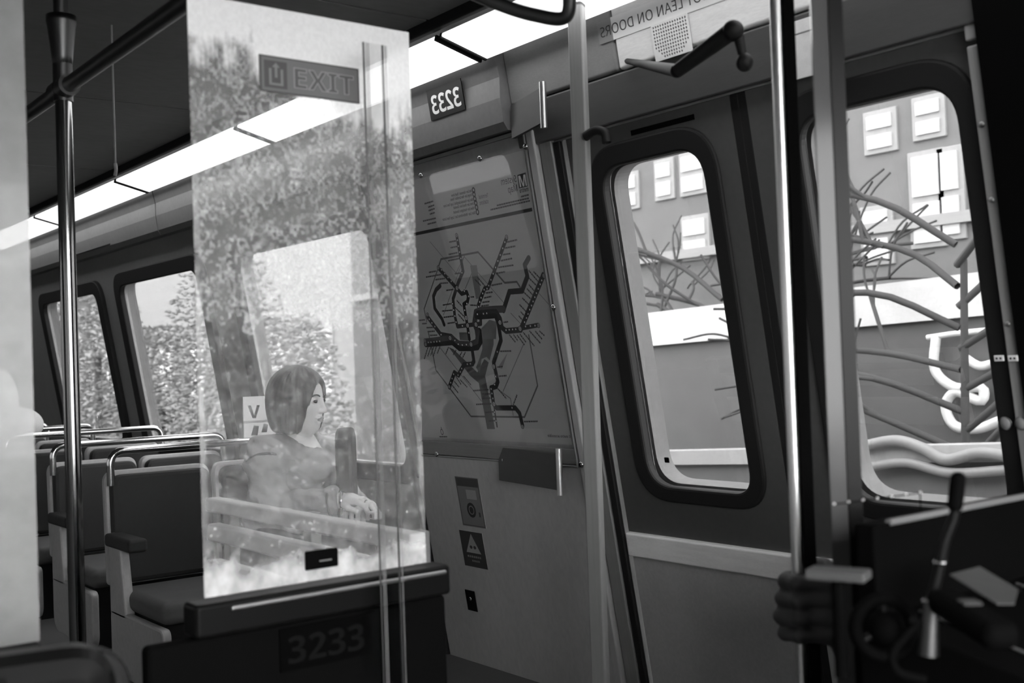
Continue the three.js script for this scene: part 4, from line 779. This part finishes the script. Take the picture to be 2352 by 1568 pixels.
function strip(name, label, cat, pts, z, h, thick, m) {   // sloping wall given by two photographed points of its top edge
  const a = onZ(...pts[0], z), b = onZ(...pts[1], z), g = thing(name, label, cat, V(a.x, -1, z)), s = new THREE.Shape();
  s.moveTo(0, a.y + 1 - h); s.lineTo(b.x - a.x, b.y + 1 - h); s.lineTo(b.x - a.x, b.y + 1); s.lineTo(0, a.y + 1); s.closePath();
  mesh('parapet', ext(s, thick), m, g);
  const t = new THREE.Shape(); t.moveTo(0, 0); t.lineTo(b.x - a.x, 0); t.lineTo(b.x - a.x, b.y + 1 - h); t.lineTo(0, a.y + 1 - h); t.closePath();
  mesh('wall', ext(t, thick * 0.8), P(0.11), g); return g;
}
strip('ramp_wall', 'white parapet over a dark wall outside the doors', 'wall', [[1515, 722], [2420, 612]], -7.6, 0.30, 0.3, P(0.62));
strip('garden_wall', 'low pale wall outside near the window foot', 'wall', [[1200, 1040], [2500, 1010]], -6.2, 0.10, 0.2, P(0.34));
{ // painted white loops on the wall
  const z = -7.28, q = (x, y) => onZ(x, y, z), o = q(2200, 900), g = thing('wall_lettering', 'fat white looping painted letters on the dark wall outside', 'graffiti', o), m = P(0.75);
  const loop = (pts, r) => mesh('stroke', tube(pts.map(([a, b]) => q(a, b).sub(o)), r, 60, 10), m, g).scale.set(1, 1, 1);
  loop([[2150, 770], [2148, 850], [2190, 888], [2258, 893], [2255, 920], [2195, 900], [2172, 930], [2190, 975], [2240, 985], [2300, 965]], 0.035);
  loop([[2215, 820], [2250, 840], [2290, 835], [2310, 860]], 0.03);
  loop([[2130, 775], [2200, 765], [2300, 755]], 0.02);
}
{ // pale mound and pipes near the foot of the right window
  const z = -5.966, o = onZ(2120, 1060, z), g = thing('hose_heap', 'pale curved pipes lying outside below the right window', 'pipes', o), m = P(0.20);
  for (const [pts, r] of [[[[1980, 1025], [2060, 1012], [2120, 1030], [2170, 1055], [2250, 1040], [2330, 1050]], 0.035], [[[1980, 1075], [2080, 1062], [2180, 1085], [2330, 1078]], 0.03]]) mesh('pipe', tube(pts.map(([a, b]) => onZ(a, b, z).sub(o)), r, 50, 10), m, g);
}
// bare tree before the building
function bareTree(label, px, py, z, h, n) {
  const o = onZ(px, py, z); const g = thing('bare_tree', label, 'tree', V(o.x, -1, z), 'bare trees outside');
  const parts = [], bark = P(0.05, { roughness: 0.9 });
  mesh('trunk', rod(V(0, 0, 0), V(0.1, h * 0.6, 0), 0.034, 0.022, 10), bark, g);
  const grow = (a, d, L, r, k) => { const b = a.clone().addScaledVector(d, L), mid = a.clone().lerp(b, 0.5).add(V((rnd() - 0.5) * L * 0.25, rnd() * L * 0.12, (rnd() - 0.5) * L * 0.2)); parts.push(tube([a, mid, b], r, 8, 6)); if (k) for (let i = 0; i < 3; i++) grow(mid.clone().lerp(b, rnd()), d.clone().add(V((rnd() - 0.5) * 1.5, (rnd() - 0.35) * 1.0, (rnd() - 0.5) * 0.8)).normalize(), L * 0.62, r * 0.6, k - 1); };
  for (let i = 0; i < n; i++) grow(V(0.05, h * (0.25 + 0.4 * i / n), 0), V(i % 2 ? -1 : 1, 0.12 + rnd() * 0.5, (rnd() - 0.5) * 0.6).normalize(), 1.2, 0.024, 2);
  mesh('branches', mergeGeometries(parts), bark, g);
}
bareTree('bare tree outside the right door window', 2180, 600, -6.6, 4.6, 14);
bareTree('bare tree outside the left door window', 1650, 700, -8.0, 4.4, 14);
// leafy shrubs outside the left windows
function shrub(label, x, z, h, w, c) {
  const g = thing('shrub', label, 'shrub', V(x, -1, z), 'shrubs outside the left windows'), leaf = [], base = new THREE.OctahedronGeometry(0.055, 0).scale(1, 0.35, 0.6);
  for (let i = 0; i < 3200; i++) { const a = rnd() * 6.283, t = rnd(), r = Math.sqrt(rnd()) * w * (0.55 + 0.45 * Math.sin(Math.PI * Math.min(1, t * 0.9 + 0.1))); leaf.push(base.clone().rotateX(rnd() * 6).rotateY(rnd() * 6).translate(Math.cos(a) * r, 0.3 + t * h, Math.sin(a) * r * 0.6)); }
  mesh('foliage', mergeGeometries(leaf), P(c, { roughness: 0.9 }), g);
  mesh('stem', rod(V(0, 0, 0), V(0, h * 0.7, 0), 0.08), P(0.05), g);
}
for (const [x, z, h, w, c, l] of [[-12.5, -6.2, 2.6, 1.2, 0.34, 'grey shrub outside the window behind the person'], [-16, -7, 3.6, 1.6, 0.30, 'tall pale shrub outside left of the EXIT pane'], [-20, -7.5, 2.8, 1.8, 0.18, 'dark wide shrub outside the second window'], [-25, -8, 3.8, 2.0, 0.2, 'far shrub outside the farthest window'], [-31, -9, 4.5, 2.4, 0.1, 'farthest shrub along the track']]) shrub(l, x, z, h, w, c);
{
  const g = thing('brick_house', 'grey house wall behind the shrubs outside the left windows', 'building', V(-24, -1, -12));
  mesh('wall', box(-60, 9, 0, 8.2, -0.4, 0), P(0.30), g);
  for (let i = 0; i < 9; i++) { const w = mesh('window', box(-12.5 + i * 2.3, -11.5 + i * 2.3, 1.6, 3.2, 0, 0.04), P(0.4), g); mesh('pane', box(-12.42 + i * 2.3, -11.58 + i * 2.3, 1.7, 3.1, 0.03, 0.06), G(0.6, { roughness: 0.3 }), w); }
  mesh('roof_edge', box(-60, 9.2, 8.2, 8.5, -0.6, 0.2), P(0.3), g);
}
{ // lettered card propped on the rail of the person's seat
  const x = -4.045, a = onX(560, 1006, x), b = onX(690, 905, x), g = thing('lettered_card', 'pale card with large dark letters standing on the seat rail behind the person', 'card', V(x, a.y, (a.z + b.z) / 2));
  const c = canvas(512, 384), t = c.getContext('2d'); t.fillStyle = '#d2d2d2'; t.fillRect(0, 0, 512, 384); t.fillStyle = '#1c1c1c'; t.font = 'bold 170px sans-serif'; t.fillText('V', 40, 205); t.fillText('A', 270, 215);
  t.fillStyle = '#9a9a9a'; t.fillRect(0, 226, 512, 22); t.fillStyle = '#242424'; for (const [p, q, w, h] of [[60, 272, 70, 92], [150, 262, 60, 80], [260, 280, 50, 70], [330, 258, 90, 110], [440, 262, 52, 84]]) { t.beginPath(); t.moveTo(p, q + h); t.lineTo(p + w * 0.4, q); t.lineTo(p + w, q + 8); t.lineTo(p + w * 0.8, q + h); t.closePath(); t.fill(); }
  const w = Math.abs(a.z - b.z), h = b.y - a.y, m = G(1, { map: canvasTex(c) });
  mesh('face', new THREE.BoxGeometry(0.006, h, w).translate(0, h / 2, 0), [m, M.white, M.white, M.white, M.white, M.white], g);
}

renderer.render(scene, camera);
